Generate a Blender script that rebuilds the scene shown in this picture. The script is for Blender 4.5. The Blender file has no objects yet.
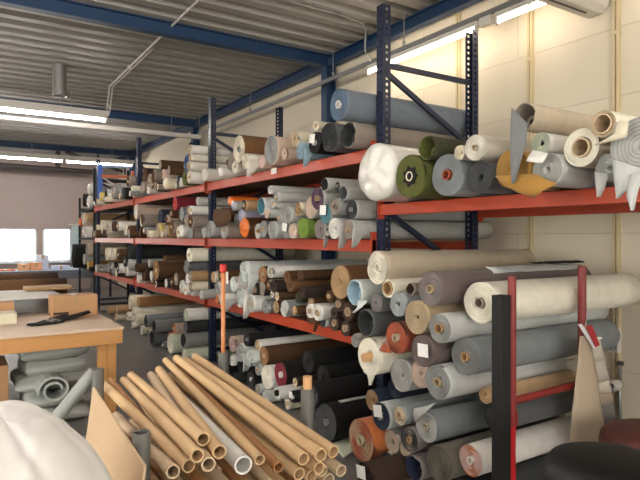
import bpy, math, random
from mathutils import Vector, noise
PI = math.pi
COL = bpy.context.scene.collection

# ------------------------------------------------------------------ camera geometry
F, CU, CV, ZC = 567.0, 320.0, 237.0, 1.65
YAW = math.radians(32.8)
cs, sn = math.cos(YAW), math.sin(YAW)

def ray(u, v):
    a, b = (u - CU) / F, (CV - v) / F
    return Vector((cs * a + sn, -sn * a + cs, b))
def PX(u, v, X):
    d = ray(u, v); return Vector((0, 0, ZC)) + d * (X / d.x)
def PY(u, v, Y):
    d = ray(u, v); return Vector((0, 0, ZC)) + d * (Y / d.y)
def depth(p):
    return sn * p.x + cs * p.y

# ------------------------------------------------------------------ materials
def lin(c):
    return tuple(((x / 255) / 12.92 if x / 255 <= .04045 else ((x / 255 + .055) / 1.055) ** 2.4) for x in c[:3])
MATS = {}
def new_mat(name):
    m = bpy.data.materials.new(name); m.use_nodes = True
    nt = m.node_tree
    return m, nt, nt.nodes['Principled BSDF']
def mat(name, c, rough=.6, metal=0., var=.12, scale=8., bump=.0, bscale=60., sheen=0., coat=0., stretch=(1, 1, 1), trans=0.):
    if name in MATS: return MATS[name]
    m, nt, p = new_mat(name)
    c = lin(c)
    tc = nt.nodes.new('ShaderNodeTexCoord'); mp = nt.nodes.new('ShaderNodeMapping')
    mp.inputs['Scale'].default_value = stretch
    nt.links.new(tc.outputs['Object'], mp.inputs['Vector'])
    n = nt.nodes.new('ShaderNodeTexNoise'); n.inputs['Scale'].default_value = scale; n.inputs['Detail'].default_value = 4
    nt.links.new(mp.outputs['Vector'], n.inputs['Vector'])
    mx = nt.nodes.new('ShaderNodeMix'); mx.data_type = 'RGBA'
    mx.inputs[6].default_value = (*[x * (1 - var) for x in c], 1)
    mx.inputs[7].default_value = (*[min(1, x * (1 + var)) for x in c], 1)
    nt.links.new(n.outputs['Fac'], mx.inputs[0]); nt.links.new(mx.outputs[2], p.inputs['Base Color'])
    p.inputs['Roughness'].default_value = rough; p.inputs['Metallic'].default_value = metal
    if sheen: p.inputs['Sheen Weight'].default_value = sheen
    if coat: p.inputs['Coat Weight'].default_value = coat
    if trans: p.inputs['Transmission Weight'].default_value = trans
    if bump:
        n2 = nt.nodes.new('ShaderNodeTexNoise'); n2.inputs['Scale'].default_value = bscale; n2.inputs['Detail'].default_value = 3
        nt.links.new(mp.outputs['Vector'], n2.inputs['Vector'])
        b = nt.nodes.new('ShaderNodeBump'); b.inputs['Strength'].default_value = bump; b.inputs['Distance'].default_value = .01
        nt.links.new(n2.outputs['Fac'], b.inputs['Height']); nt.links.new(b.outputs['Normal'], p.inputs['Normal'])
    MATS[name] = m
    return m
def emit(name, c, s):
    if name in MATS: return MATS[name]
    m, nt, p = new_mat(name)
    p.inputs['Base Color'].default_value = (.9, .9, .9, 1)
    p.inputs['Emission Color'].default_value = (*c, 1); p.inputs['Emission Strength'].default_value = s
    MATS[name] = m
    return m

PAL = dict(
 white=(226,223,214), offwhite=(216,210,196), cream=(222,211,186), ivory=(232,226,206), paper=(238,236,230),
 palegrey=(190,191,187), lightgrey=(176,176,171), grey=(140,141,138), midgrey=(118,120,119), steel=(122,127,129),
 darkgrey=(84,86,87), charcoal=(46,48,49), black=(15,15,16), jet=(9,9,10), taupe=(142,130,118), mauve=(106,91,88),
 mauvegrey=(128,118,116), beige=(186,170,146), sand=(176,154,122), tan=(172,138,98), kraft=(206,172,128), pinkbeige=(196,172,154),
 pink=(212,178,168), brown=(84,56,31), midbrown=(108,75,44), darkbrown=(58,40,29), chocolate=(48,35,28), camel=(160,112,68),
 rust=(158,76,48), orange=(196,112,58), brightorange=(222,112,38), maroon=(110,22,36), red=(176,42,44), purple=(66,42,62),
 navy=(34,42,62), blue=(32,62,112), denim=(84,106,128), slate=(114,122,132), paleblue=(148,176,190), skywhite=(206,212,208), bluegrey=(150,157,158),
 teal=(72,122,134), olive=(84,88,38), darkolive=(58,58,36), green=(114,140,52), mustard=(166,122,52), yellow=(212,190,110),
 palegreen=(206,214,190), lilac=(164,164,182), olivegrey=(110,104,90), card=(200,176,144), holeshade=(30,26,24), woodlight=(206,160,112),  # dark hole colour: shade inside open cores, painted on
)
def fab(k):
    c = PAL[k]
    return mat('fabric_' + k, c, rough=.92, var=.16, scale=14, bump=.35, bscale=160, sheen=.12 if sum(c) > 240 else 0)
def card(k='card'):
    return mat('cardboard_' + k, PAL[k], rough=.75, var=.1, scale=6, bump=.1, bscale=80)

# ------------------------------------------------------------------ mesh builder
class MB:
    def __init__(s): s.v, s.f, s.m = [], [], []
    def add(s, vs, fs, mi=0):
        b = len(s.v); s.v += [tuple(x) for x in vs]
        s.f += [tuple(b + i for i in f) for f in fs]; s.m += [mi] * len(fs)
    def box(s, lo, hi, mi=0):
        x0, y0, z0 = lo; x1, y1, z1 = hi
        s.add([(x0,y0,z0),(x1,y0,z0),(x1,y1,z0),(x0,y1,z0),(x0,y0,z1),(x1,y0,z1),(x1,y1,z1),(x0,y1,z1)],
              [(0,3,2,1),(4,5,6,7),(0,1,5,4),(1,2,6,5),(2,3,7,6),(3,0,4,7)], mi)
    def tube(s, p0, p1, r, r1=None, n=16, inner=None, mi=0, cap=True, mi_in=None):
        """solid rod, or a pipe open at both ends when inner is given"""
        p0, p1 = Vector(p0), Vector(p1); d = (p1 - p0).normalized()
        a = d.orthogonal().normalized(); b = d.cross(a); r1 = r if r1 is None else r1
        ring = lambda p, rr: [p + (a * math.cos(2*PI*i/n) + b * math.sin(2*PI*i/n)) * rr for i in range(n)]
        q = lambda o1, o2: [(o1+i, o1+(i+1) % n, o2+(i+1) % n, o2+i) for i in range(n)]
        if inner is None:
            s.add(ring(p0, r) + ring(p1, r1), q(0, n) + ([tuple(range(n))[::-1], tuple(range(n, 2*n))] if cap else []), mi)
        else:
            s.add(ring(p0, r) + ring(p1, r1) + ring(p0, inner) + ring(p1, inner), q(0, n) + [f[::-1] for f in q(2*n, 3*n)] + [f[::-1] for f in q(0, 2*n)] + q(n, 3*n), mi)
    def bar(s, p0, p1, w, h, mi=0, up=(0, 0, 1)):
        p0, p1 = Vector(p0), Vector(p1); d = (p1 - p0).normalized()
        a = d.cross(Vector(up)).normalized(); b = a.cross(d)
        vs = [p + a * (w/2*i) + b * (h/2*j) for p in (p0, p1) for i, j in ((-1,-1),(1,-1),(1,1),(-1,1))]
        s.add(vs, [(3,2,1,0),(4,5,6,7),(0,1,5,4),(1,2,6,5),(2,3,7,6),(3,0,4,7)], mi)
    def loft(s, rings, mi=0, cap0=True, cap1=True):
        n = len(rings[0]); vs = [p for r in rings for p in r]; fs = []
        for k in range(len(rings) - 1):
            fs += [(k*n+i, k*n+(i+1) % n, (k+1)*n+(i+1) % n, (k+1)*n+i) for i in range(n)]
        if cap0: fs.append(tuple(range(n))[::-1])
        if cap1: fs.append(tuple(range((len(rings)-1)*n, len(rings)*n)))
        s.add(vs, fs, mi)
    def build(s, name, mats, parent=None, smooth=False, bevel=0., solid=0., sub=0):
        me = bpy.data.meshes.new(name)
        o0 = Vector(parent_world(parent)) if parent else Vector((0, 0, 0))
        me.from_pydata([Vector(v) - o0 for v in s.v], [], s.f)
        mats = mats if isinstance(mats, (list, tuple)) else [mats]
        for m in mats: me.materials.append(m)
        if len(mats) > 1: me.polygons.foreach_set('material_index', s.m)
        if smooth: me.polygons.foreach_set('use_smooth', [True] * len(s.f))
        me.update()
        o = bpy.data.objects.new(name, me); COL.objects.link(o)
        if parent: o.parent = parent
        if solid:
            k = o.modifiers.new('s', 'SOLIDIFY'); k.thickness = solid; k.offset = 0
        if bevel:
            k = o.modifiers.new('b', 'BEVEL'); k.width = bevel; k.segments = 2; k.limit_method = 'ANGLE'
        if sub:
            k = o.modifiers.new('u', 'SUBSURF'); k.levels = sub; k.render_levels = sub
        return o
def parent_world(p):
    l = Vector((0, 0, 0))
    while p is not None: l += p.location; p = p.parent
    return l
def thing(name, label, cat, loc=(0, 0, 0), group=None):
    o = bpy.data.objects.new(name, None); COL.objects.link(o); o.location = loc
    o.empty_display_size = .1
    return tag(o, label, cat, group)
def tag(o, label, cat, group=None):
    o['label'] = label; o['category'] = cat
    if group: o['group'] = group
    return o
def struct(o):
    o['kind'] = 'structure'; return o
def sheet(name, A, B, thick, m, parent, n=6, bulge=.02, bdir=(-1, 0, 0), seed=0):
    """cloth between two edge polylines A and B (world points), bulging along bdir, with real thickness"""
    mb = MB(); k = len(A); vs = []; bd = Vector(bdir)
    for i in range(k):
        for j in range(n + 1):
            t = j / n; p = A[i].lerp(B[i], t)
            p = p + bd * (bulge * math.sin(PI * t) * (i / max(1, k - 1)) + .006 * noise.noise((p + Vector((seed, 0, 0))) * 18))
            vs.append(p)
    mb.add(vs, [(i*(n+1)+j, i*(n+1)+j+1, (i+1)*(n+1)+j+1, (i+1)*(n+1)+j) for i in range(k-1) for j in range(n)])
    return mb.build(name, m, parent, smooth=True, solid=thick)
# ------------------------------------------------------------------ the hall
XW, XL, YB, YF, ZT = 4.55, -7.0, 19.4, -5.0, 4.2
def wall_mat(name, c, mortar, roww, rowh, ms=.006):
    m, nt, p = new_mat(name)
    tc = nt.nodes.new('ShaderNodeTexCoord'); sep = nt.nodes.new('ShaderNodeSeparateXYZ'); cmb = nt.nodes.new('ShaderNodeCombineXYZ')
    nt.links.new(tc.outputs['Object'], sep.inputs[0]); nt.links.new(sep.outputs['Y'], cmb.inputs['X']); nt.links.new(sep.outputs['Z'], cmb.inputs['Y'])
    mp = nt.nodes.new('ShaderNodeMapping'); mp.inputs['Location'].default_value = (.35, .0, 0); nt.links.new(cmb.outputs[0], mp.inputs['Vector'])
    b = nt.nodes.new('ShaderNodeTexBrick'); nt.links.new(mp.outputs[0], b.inputs['Vector'])
    b.inputs['Scale'].default_value = 1; b.inputs['Brick Width'].default_value = roww; b.inputs['Row Height'].default_value = rowh
    b.inputs['Mortar Size'].default_value = ms; b.inputs['Mortar Smooth'].default_value = .6; b.inputs['Bias'].default_value = 0
    l = lin(c); b.inputs['Color1'].default_value = (*l, 1); b.inputs['Color2'].default_value = (*[x * .96 for x in l], 1)
    b.inputs['Mortar'].default_value = (*lin(mortar), 1)
    n = nt.nodes.new('ShaderNodeTexNoise'); n.inputs['Scale'].default_value = 1.3; n.inputs['Detail'].default_value = 5
    nt.links.new(tc.outputs['Object'], n.inputs['Vector'])
    rp = nt.nodes.new('ShaderNodeMapRange'); rp.inputs[3].default_value = .9; rp.inputs[4].default_value = 1.06; nt.links.new(n.outputs['Fac'], rp.inputs[0])
    mx = nt.nodes.new('ShaderNodeMix'); mx.data_type = 'RGBA'; mx.blend_type = 'MULTIPLY'; mx.inputs[0].default_value = 1
    nt.links.new(b.outputs['Color'], mx.inputs[6]); nt.links.new(rp.outputs[0], mx.inputs[7]); nt.links.new(mx.outputs[2], p.inputs['Base Color'])
    bp = nt.nodes.new('ShaderNodeBump'); bp.inputs['Strength'].default_value = .4; bp.inputs['Distance'].default_value = .01; bp.invert = True
    nt.links.new(b.outputs['Fac'], bp.inputs['Height']); nt.links.new(bp.outputs[0], p.inputs['Normal'])
    p.inputs['Roughness'].default_value = .8
    return m
M_WALL = wall_mat('painted_block', (222,210,188), (196,182,158), 2.6, .56, .005)
M_WALL2 = mat('wall_paint', (164,150,144), .8, var=.04, scale=1)
M_WALL3 = mat('wall_paint_dull', (124,120,116), .8, var=.05, scale=1)
M_FLOOR = mat('concrete_floor', (112,110,108), .38, var=.2, scale=2.2, bump=.05, bscale=30)
M_DECK = mat('roof_deck', (150,147,141), .5, metal=.0, var=.08, scale=3, stretch=(.4, 4, 1))
M_BLUE = mat('blue_paint', (26,56,90), .45, var=.1)
M_GALV = mat('galvanised', (150,150,148), .4, metal=.6, var=.12)
M_WHITEMET = mat('white_enamel', (214,208,200), .45, var=.04)

fl = MB(); fl.box((XL-.2, YF-.2, -.1), (XW+.2, YB+.2, 0)); struct(fl.build('floor', M_FLOOR))
w = MB(); w.box((XW, YF-.2, 0), (XW+.2, YB+.2, 4.6)); struct(w.build('wall_right', M_WALL))
w = MB()   # opening added out of view so daylight reaches the roll ends
w.box((XL-.2, YF-.2, 0), (XL, -2.5, 4.6)); w.box((XL-.2, 6.5, 0), (XL, YB+.2, 4.6)); w.box((XL-.2, -2.5, 3.3), (XL, 6.5, 4.6)); struct(w.build('wall_left', M_WALL3))
w = MB()
for lo, hi in (((XL, 0), (-5, 4.6)), ((3.4, 0), (XW, 4.6)), ((-5, 3.3), (3.4, 4.6)), ((-5, 0), (3.4, .8))): w.box((lo[0], YF-.2, lo[1]), (hi[0], YF, hi[1]))
struct(w.build('wall_front', M_WALL3))   # wide unseen opening, also added, to brighten the camera-facing roll sides
# end wall with the window band; panel seams are real grooves between cladding panels
WZ0, WZ1 = .88, 1.92
wins = [(-3.9, -2.28), (-2.12, -.5), (-.32, .38), (.46, 1.16)]
def YBx(u): # X on the end wall seen at column u
    d = ray(u, 237); return d.x * YB / d.y
wins = [(YBx(0)-3.1, YBx(0)-1.62), (YBx(0)-1.5, YBx(37)), (YBx(42.5), YBx(71.5))]
w = MB()
xs = [XL] + [x for a in wins for x in a] + [XW]
for z0, z1 in ((0, WZ0), (WZ1, 2.62), (2.632, 3.42), (3.432, 4.6)): w.box((XL, YB, z0), (XW, YB+.16, z1))
for i in range(0, len(xs), 2): w.box((xs[i], YB, WZ0), (xs[i+1], YB+.16, WZ1))
w.box((XL, YB+.02, 2.6), (XW, YB+.14, 2.65)); w.box((XL, YB+.02, 3.4), (XW, YB+.14, 3.45))
struct(w.build('wall_back', M_WALL2))
M_FRAME = mat('window_frame_paint', (214,220,230), .4, var=.03)
gl, nt, p = new_mat('window_glass')
p.inputs['Base Color'].default_value = (1, 1, 1, 1); p.inputs['Roughness'].default_value = 0; p.inputs['Transmission Weight'].default_value = 1; p.inputs['IOR'].default_value = 1.05
for i, (a, b) in enumerate(wins):
    f = MB(); t = .05
    f.box((a, YB+.02, WZ0), (a+t, YB+.1, WZ1)); f.box((b-t, YB+.02, WZ0), (b, YB+.1, WZ1))
    f.box((a, YB+.02, WZ0), (b, YB+.1, WZ0+t)); f.box((a, YB+.02, WZ1-t), (b, YB+.1, WZ1))
    f.box((a-.03, YB-.12, WZ0-.03), (b+.03, YB, WZ0), )
    o = struct(f.build('window_%d' % (i+1), M_FRAME))
    g = MB(); g.box((a+t, YB+.05, WZ0+t), (b-t, YB+.06, WZ1-t)); g.build('pane', gl, o)
# curtain beside the window
cu = MB(); x0, x1 = YBx(70.5), YBx(78.5); n = 40
vs = [(x0+(x1-x0)*i/n, YB-.16+.035*math.sin(i*1.15), z) for z in (.75, 2.02) for i in range(n+1)]
cu.add(vs, [(i, i+1, n+2+i, n+1+i) for i in range(n)])
c = thing('curtain', 'pale aqua curtain hanging at the end of the window row', 'curtain', (x0, YB-.16, .75))
cu.build('cloth', mat('curtain_cloth', (196,212,214), .9), c, smooth=True, solid=.008)
r = MB(); r.tube((x0-.1, YB-.16, 2.05), (x1+.1, YB-.16, 2.05), .012); r.tube((x0, YB-.16, 2.05), (x0, YB, 2.05), .01); r.tube((x1, YB-.16, 2.05), (x1, YB, 2.05), .01)
r.build('curtain_rail', M_WHITEMET, c)

# corrugated roof deck, ribs across the hall
d = MB(); per = .31; y = YF; prof = []
while y < YB + .2:
    prof += [(y, ZT), (y+.13, ZT), (y+.175, ZT+.13), (y+.265, ZT+.13)]; y += per
vs = [(x, yy, z) for x in (XL-.1, XW+.1) for yy, z in prof]; n = len(prof)
d.add(vs, [(i, i+1, n+i+1, n+i) for i in range(n-1)])
struct(d.build('ceiling', M_DECK, solid=.004))
rf = MB(); rf.box((XL-.2, YF-.2, ZT+.16), (XW+.2, YB+.2, ZT+.3)); struct(rf.build('trim_10', M_DECK))
# roof beams, columns and the wall beam, all blue steel
def ibeam(mb, p0, p1, w, h):
    p0, p1 = Vector(p0), Vector(p1); z = Vector((0, 0, 1))
    mb.bar(p0 + z*(h/2-.006), p1 + z*(h/2-.006), w, .012); mb.bar(p0 - z*(h/2-.006), p1 - z*(h/2-.006), w, .012); mb.bar(p0, p1, .012, h-.024)
YBM = (1.4, 6.65, 11.9, 17.15)
for i, y in enumerate(YBM):
    b = MB(); ibeam(b, (XL, y, ZT-.08), (XW-.14, y, ZT-.08), .12, .16); struct(b.build('trim_%d' % (i+1), M_BLUE))
    b = MB(); b.box((XW-.2, y-.07, 0), (XW-.188, y+.07, ZT-.16)); b.box((XW-.06, y-.07, 0), (XW-.048, y+.07, ZT-.16)); b.box((XW-.19, y-.006, 0), (XW-.05, y+.006, ZT-.16))
    struct(b.build('trim_%d' % (i+5), M_BLUE))
b = MB(); ibeam(b, (XW-.1, YF, ZT-.08), (XW-.1, YB, ZT-.08), .1, .15); struct(b.build('trim_9', M_BLUE))

# vertical cover strips on the block wall
M_STRIP = mat('wall_strip', (206,188,150), .6, var=.05)
for u in (530, 616, 458):
    d_ = ray(u, 237); y = d_.y * (XW-.02) / d_.x
    s = MB(); s.box((XW-.03, y-.028, 0), (XW, y-.006, 4.05)); s.box((XW-.03, y+.006, 0), (XW, y+.028, 4.05)); s.box((XW-.012, y-.03, 0), (XW, y+.03, 4.05))
    for z in (1.2, 2.4, 3.3): s.box((XW-.036, y-.036, z), (XW, y+.036, z+.03))
    tag(s.build('conduit', M_STRIP), 'cream vertical conduit on block wall ' + {530: 'above the white rolls', 616: 'above the double socket', 458: 'behind the blue rear post'}[u], 'conduit', 'conduits on the block wall')

# wall heater unit high on the wall
h = thing('heater_unit', 'white boxy heater unit high on the cream block wall', 'heater', (4.1, 2.7, 3.5))
b = MB(); prof = [(2.87, 3.55), (2.83, 3.51), (2.70, 3.51), (2.65, 3.55), (2.62, 3.63), (2.62, 4.0), (2.87, 4.0)]
b.loft([[(x, y, z) for y, z in prof] for x in (3.75, 4.545)]); ca_ = b.build('casing', M_WHITEMET, h, bevel=.012)
b = MB()
for i in range(7): b.box((3.742, 2.64+.03*i, 3.66), (3.752, 2.66+.03*i, 3.94))
b.build('grille', M_GALV, ca_)
b = MB(); b.box((3.8, 2.75, 3.505), (4.4, 2.765, 3.512)); b.build('seam_strip', mat('dark_seam', (70,66,62)), h)
b = MB(); b.tube((3.85, 2.84, 3.53), (3.85, 2.91, 3.51), .012); b.build('screw_knob', M_WHITEMET, h, smooth=True)
for x in (3.85, 4.4):
    b = MB(); b.bar((x, 2.74, 4.0), (x, 2.74, 4.2), .03, .03); b.build('hanger', M_GALV, h)

# sockets and pipe on the wall
def onwall(u, v, x=XW): return PX(u, v, x)
p = onwall(616, 340); s = thing('wall_socket', 'double white power socket on the block wall behind the rolls', 'socket', p)
b = MB(); b.box((XW-.045, p.y-.045, p.z-.1), (XW, p.y+.045, p.z+.1)); hs_ = b.build('housing', M_WHITEMET, s, bevel=.008)
for dz in (-.05, .05):
    b = MB(); b.tube((XW-.05, p.y, p.z+dz), (XW-.044, p.y, p.z+dz), .032, inner=.024, n=20); b.build('outlet', mat('grey_plastic', (120,116,108)), hs_)
b = MB(); b.tube((XW-.02, p.y, p.z+.1), (XW-.02, p.y+.01, 1.3), .008); b.build('cable', mat('grey_plastic', (120,116,108)), s)
p = onwall(624, 395); s = thing('heating_pipe', 'grey heating pipe with round valve low on the block wall', 'pipe', (XW-.06, p.y, 0))
b = MB(); b.tube((XW-.06, p.y, 0), (XW-.06, p.y, .62), .016); b.build('pipe', M_GALV, s, smooth=True)
q = onwall(616, 385, XW-.09); b = MB(); b.tube((XW-.15, q.y, q.z), (XW-.04, q.y, q.z), .05, .04, n=20); b.tube((XW-.05, q.y, q.z), (XW-.05, p.y, q.z), .014); b.build('valve', mat('valve_white', (196,190,180), .4), s, smooth=True)
b = MB(); b.tube((XW-.158, q.y, q.z), (XW-.149, q.y, q.z), .022, n=16); b.build('valve_cap', mat('dark_seam', (70,66,62)), s)
b = MB(); b.tube((XW-.05, p.y, .62), (XW-.05, p.y, .65), .024); b.build('pipe_cap', mat('dark_seam', (70,66,62)), s)

# ------------------------------------------------------------------ lamps
WARM, HALL = (1, .86, .68), (1, .93, .87)
M_TW, M_TH = emit('tube_warm', WARM, 7), emit('tube_hall', HALL, 22)
M_TOFF = mat('tube_unlit', (206,200,194), .3)
def lamp(p0, p1, label, group, m, name='fluorescent_lamp', wide=.05, hang=None, tall=.05):
    p0, p1 = Vector(p0), Vector(p1); d = (p1-p0).normalized(); t = thing(name, label, 'lamp', p0.lerp(p1, .5), group)
    b = MB(); b.bar(p0+Vector((0,0,.03+tall/2)), p1+Vector((0,0,.03+tall/2)), wide, tall); b.build('housing', M_WHITEMET, t, bevel=.006)
    b = MB(); b.tube(p0+d*.03, p1-d*.03, .017, n=12); b.build('tube', m, t, smooth=True)
    for q, e in ((p0, d), (p1, -d)):
        b = MB(); b.bar(q, q+e*.03, .035, .06); b.build('lamp_holder', M_WHITEMET, t)  # lamp holders gripping the tube ends
    if hang:
        for f in (.12, .88):
            q = p0.lerp(p1, f); b = MB(); b.tube(q+Vector((0,0,.08)), (q.x, q.y, ZT), .006, n=8); b.build('hanger_rod', M_GALV, t)
    return t
# long light rail along the block wall
ZR, XR = 3.66, 4.25
rl = thing('light_rail', 'long grey lighting rail hung beside the block wall', 'light rail', (XR, 4.5, ZR+.08))
b = MB(); b.bar((XR, 2.95, ZR+.11), (XR, 11.6, ZR+.11), .045, .05); b.build('rail', M_GALV, rl, bevel=.004)
for y in (3.4, 4.85, 6.27, 8.8, 11.2):
    b = MB(); b.tube((XR, y, ZR+.155), (XR, y, ZT), .007, n=8); b.tube((XR, y, ZR+.15), (XR, y, ZR+.19), .018, n=10); b.build('hanger_rod', M_GALV, rl)
lamp((XR, 5.52, ZR+.0), (XR, 3.78, ZR+.0), 'lit fluorescent tube on the wall rail, first beyond the blue front post', 'lamps on the wall rail', M_TW)
lamp((XR, 3.56, ZR+.0), (XR, 2.97, ZR+.0), 'short lit fluorescent tube on the wall rail, beside the white heater', 'lamps on the wall rail', M_TW)
r2 = thing('light_rail', 'grey lighting rail beside the block wall on the near side of the heater', 'light rail', (XR, 0, ZR+.08))
b = MB(); b.bar((XR, -3.5, ZR+.12), (XR, 2.4, ZR+.12), .07, .07); b.build('rail', M_GALV, r2)
for y in (-2, .2, 2.2):
    b = MB(); b.tube((XR, y, ZR+.155), (XR, y, ZT), .007, n=8); b.build('hanger_rod', M_GALV, r2)
lamp((XR, 2.3, ZR+.0), (XR, .55, ZR+.0), 'lit fluorescent tube on the near wall rail, first from the heater', 'lamps on the near wall rail', M_TW)
lamp((XR, .4, ZR+.0), (XR, -1.35, ZR+.0), 'lit fluorescent tube on the near wall rail, second from the heater', 'lamps on the near wall rail', M_TW)
b = MB(); b.box((XR-.03, 3.6, ZR-.0), (XR+.03, 3.74, ZR+.08)); b.build('connector', M_WHITEMET, rl)
# cable dropping to the rail along one deck rib
cb = MB(); pts = [PY(268, 4, 5.3), PY(337, 17, 5.3)]; pts[0].z = pts[1].z = ZT-.02
P_ = pts + [Vector((XR-.24, 5.3, ZT-.05)), Vector((XR-.18, 5.32, ZT-.12)), Vector((XR-.18, 5.34, ZR+.2)), Vector((XR-.14, 5.36, ZR+.15)), Vector((XR-.04, 5.4, ZR+.11))]
for a, c_ in zip(P_, P_[1:]): cb.tube(a, c_, .011, n=8)
for q in pts: cb.box(q-Vector((.03,.03,.012)), q+Vector((.03,.03,.02)))
tag(cb.build('power_cord', M_GALV), 'grey cable conduit crossing the roof deck and dropping to the light rail', 'cable')
# rows across the hall
def row(y, x1, lab, lit, z=3.66, wd=.18):
    t = thing('light_rail', 'grey lighting rail across the hall, ' + lab, 'light rail', (x1-4, y, z+.1), 'lighting rails across the hall')
    b = MB(); b.bar((-6.5, y, z+.125), (x1, y, z+.125), .1, .075); b.build('rail', M_WHITEMET, t)
    for k in range(5):
        x = x1 - .6 - k*2; b = MB(); b.tube((x, y, z+.15), (x, y, ZT), .006, n=8); b.build('hanger_rod', M_GALV, t)
    k = 0; x = x1 - .04
    while x - 1.76 > -6.5:
        if lit(k): lamp((x-1.76, y, z), (x, y, z), '%s tube from the block wall, on the rail %s' % (ORD[k], lab), 'lamps on the rail ' + lab, M_TH, wide=wd, tall=.056)
        x -= 1.82; k += 1
ORD = 'first second third fourth fifth sixth seventh eighth ninth tenth eleventh twelfth thirteenth fourteenth fifteenth sixteenth seventeenth eighteenth nineteenth twentieth'.split()
row(10.1, PY(109, 116, 10.1).x, 'in front of the grey flue', lambda k: True, 3.63)
row(11.0, XR-.05, 'joining the wall rail', lambda k: k > 1, 3.55, .05)
row(16.4, PY(134, 163, 16.4).x, 'before the end wall', lambda k: True)
row(3.6, 1.4, 'over the cardboard tubes', lambda k: k < 4)
row(-1.5, 3.2, 'behind the photographer', lambda k: True)
# flue, conduit on the deck, pipes near the end wall
p = PY(59.5, 66, 9.15); b = MB(); b.tube((p.x, p.y, ZT-.46), (p.x, p.y, ZT+.02), .1, n=28, inner=.09); b.tube((p.x, p.y, ZT-.3), (p.x, p.y, ZT-.29), .092, n=28)
tag(b.build('ceiling_flue', M_GALV, smooth=False), 'short grey metal flue pipe hanging from the roof deck', 'flue')
b = MB(); q = PY(180, 20, 6.36); xq = q.x
b.tube((xq, 2.5, ZT-.03), (xq, 9.9, ZT-.03), .014, n=8); b.tube((xq+.05, 7.6, ZT-.03), (xq+.05, 9.9, ZT-.03), .012, n=8)
b.tube((xq, 9.9, ZT-.03), (xq, 10.1, 3.80), .012, n=8); b.tube((xq+.05, 9.9, ZT-.03), (xq+.05, 10.1, 3.80), .012, n=8)
for y in (3.4, 5.3, 6.75, 8.6): b.box((xq-.03, y-.02, ZT-.06), (xq+.03, y+.02, ZT))
tag(b.build('ceiling_conduit', mat('conduit_white', (206,202,196), .4)), 'long white conduit running under the roof deck towards the windows', 'conduit')
b = MB(); M_DP = mat('dark_pipe', (66,60,60), .5)
b.tube((-5, 18.2, 3.78), (3.6, 18.2, 3.62), .07, n=14); b.tube((PY(58, 140, 18.2).x, 18.2, 3.7), (PY(58, 140, 18.2).x, 18.2, ZT), .07, n=14)
b.tube((PY(60, 131, 18.2).x, 17.0, 4.0), (PY(130, 150, 18.2).x, 18.9, 3.75), .05, n=12)
for u in (98, 125): b.tube((PY(u, 140, 18.2).x, 18.2, 3.6), (PY(u, 140, 18.2).x, 18.2, ZT), .03, n=10)
tag(b.build('ventilation_pipe', M_DP, smooth=True), 'dark pipework under the roof deck close to the end wall', 'pipe')
# ------------------------------------------------------------------ pallet racking
XF, XR_, PT = 2.85, 3.94, 3.51
POSTY = (-.06, 3.54, 7.13, 10.7, 14.3)
DECKS = dict(top=2.36, second=1.63, third=.85)
M_RACKB = mat('rack_blue', (24,34,60), .42, var=.15)
M_RACKO = mat('rack_orange', (178,66,36), .45, var=.2, scale=4)
M_CHIP = mat('chipboard', (112,84,62), .8, var=.2)
rack = thing('pallet_rack', 'long blue and orange pallet racking full of fabric rolls', 'pallet rack', (XF, 7.1, 0))
def post(x, y, fx):
    """open profile upright with real holes; fx = +1 opens towards the wall"""
    prof = [(.075,-.04),(.05,-.04),(.025,-.04),(0,-.04),(0,-.026),(0,-.014),(0,.014),(0,.026),(0,.04),(.025,.04),(.05,.04),(.075,.04)]
    hole = {4, 6, 1, 9}
    zs = []; z = 0
    while z < PT: zs += [z, z+.024]; z += .05
    zs = [q for q in zs if q <= PT]; n = len(prof)
    b = MB(); vs = [(x + fx*px, y+py, q) for q in zs for px, py in prof]
    fs = [(k*n+i, k*n+i+1, (k+1)*n+i+1, (k+1)*n+i) for k in range(len(zs)-1) for i in range(n-1) if not (k % 2 == 0 and i in hole and k > 1)]
    b.add(vs, fs)
    rack_ = b.build('upright_post', M_RACKB, rack, solid=.004)
    f = MB(); f.box((x-.03+fx*.03, y-.07, .001), (x+.03+fx*.05, y+.07, .008)); f.build('foot_plate', M_RACKB, rack_)
for y in POSTY:
    post(XF, y, 1); post(XR_, y, -1)
    a, c = XF+.04, XR_-.04
    for z0, z1 in ((3.03,3.03),(2.98,2.45),(1.9,2.4),(1.87,1.3),(.75,1.26),(.72,.2),(.15,.15)):
        b = MB(); b.bar((a, y, z0), (c, y, z1), .03, .04); b.build('brace', M_RACKB, rack)
def bay_deck(y0, y1, z, beamh=.1, bay='', deck=True):
    y0 += .042; y1 -= .042
    for x in (XF-.025, XR_+.025):
        b = MB(); b.box((x-.022, y0, z-beamh), (x+.022, y1, z)); bm_ = b.build('shelf_beam', M_RACKO, rack, bevel=.004)
        for yy in (y0, y1-.008):
            b = MB(); b.box((x-.03, yy, z-beamh-.03), (x+.03, yy+.008, z+.06)); b.box((x-.032, yy-.004, z-beamh+.01), (x-.026, yy+.012, z-.01)); b.build('beam_bracket', M_RACKO, bm_)
    if deck:
        b = MB(); b.box((XF+.0, y0+.01, z-.02), (XR_, y1-.01, z)); b.build('shelf_panel', M_CHIP, rack)
for y0, y1 in zip(POSTY[1:], POSTY[2:]):
    for z in DECKS.values(): bay_deck(y0, y1, z)
bay_deck(POSTY[0], POSTY[1], 1.905, .085, deck=True)
# price strip on a beam
q = PX(274, 171, XF-.052); tg = MB(); tg.box((q.x-.003, q.y-.06, q.z-.03), (q.x+.003, q.y+.06, q.z+.03)); tg.build('beam_label', mat('paper', PAL['paper'], .7), rack)

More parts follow.
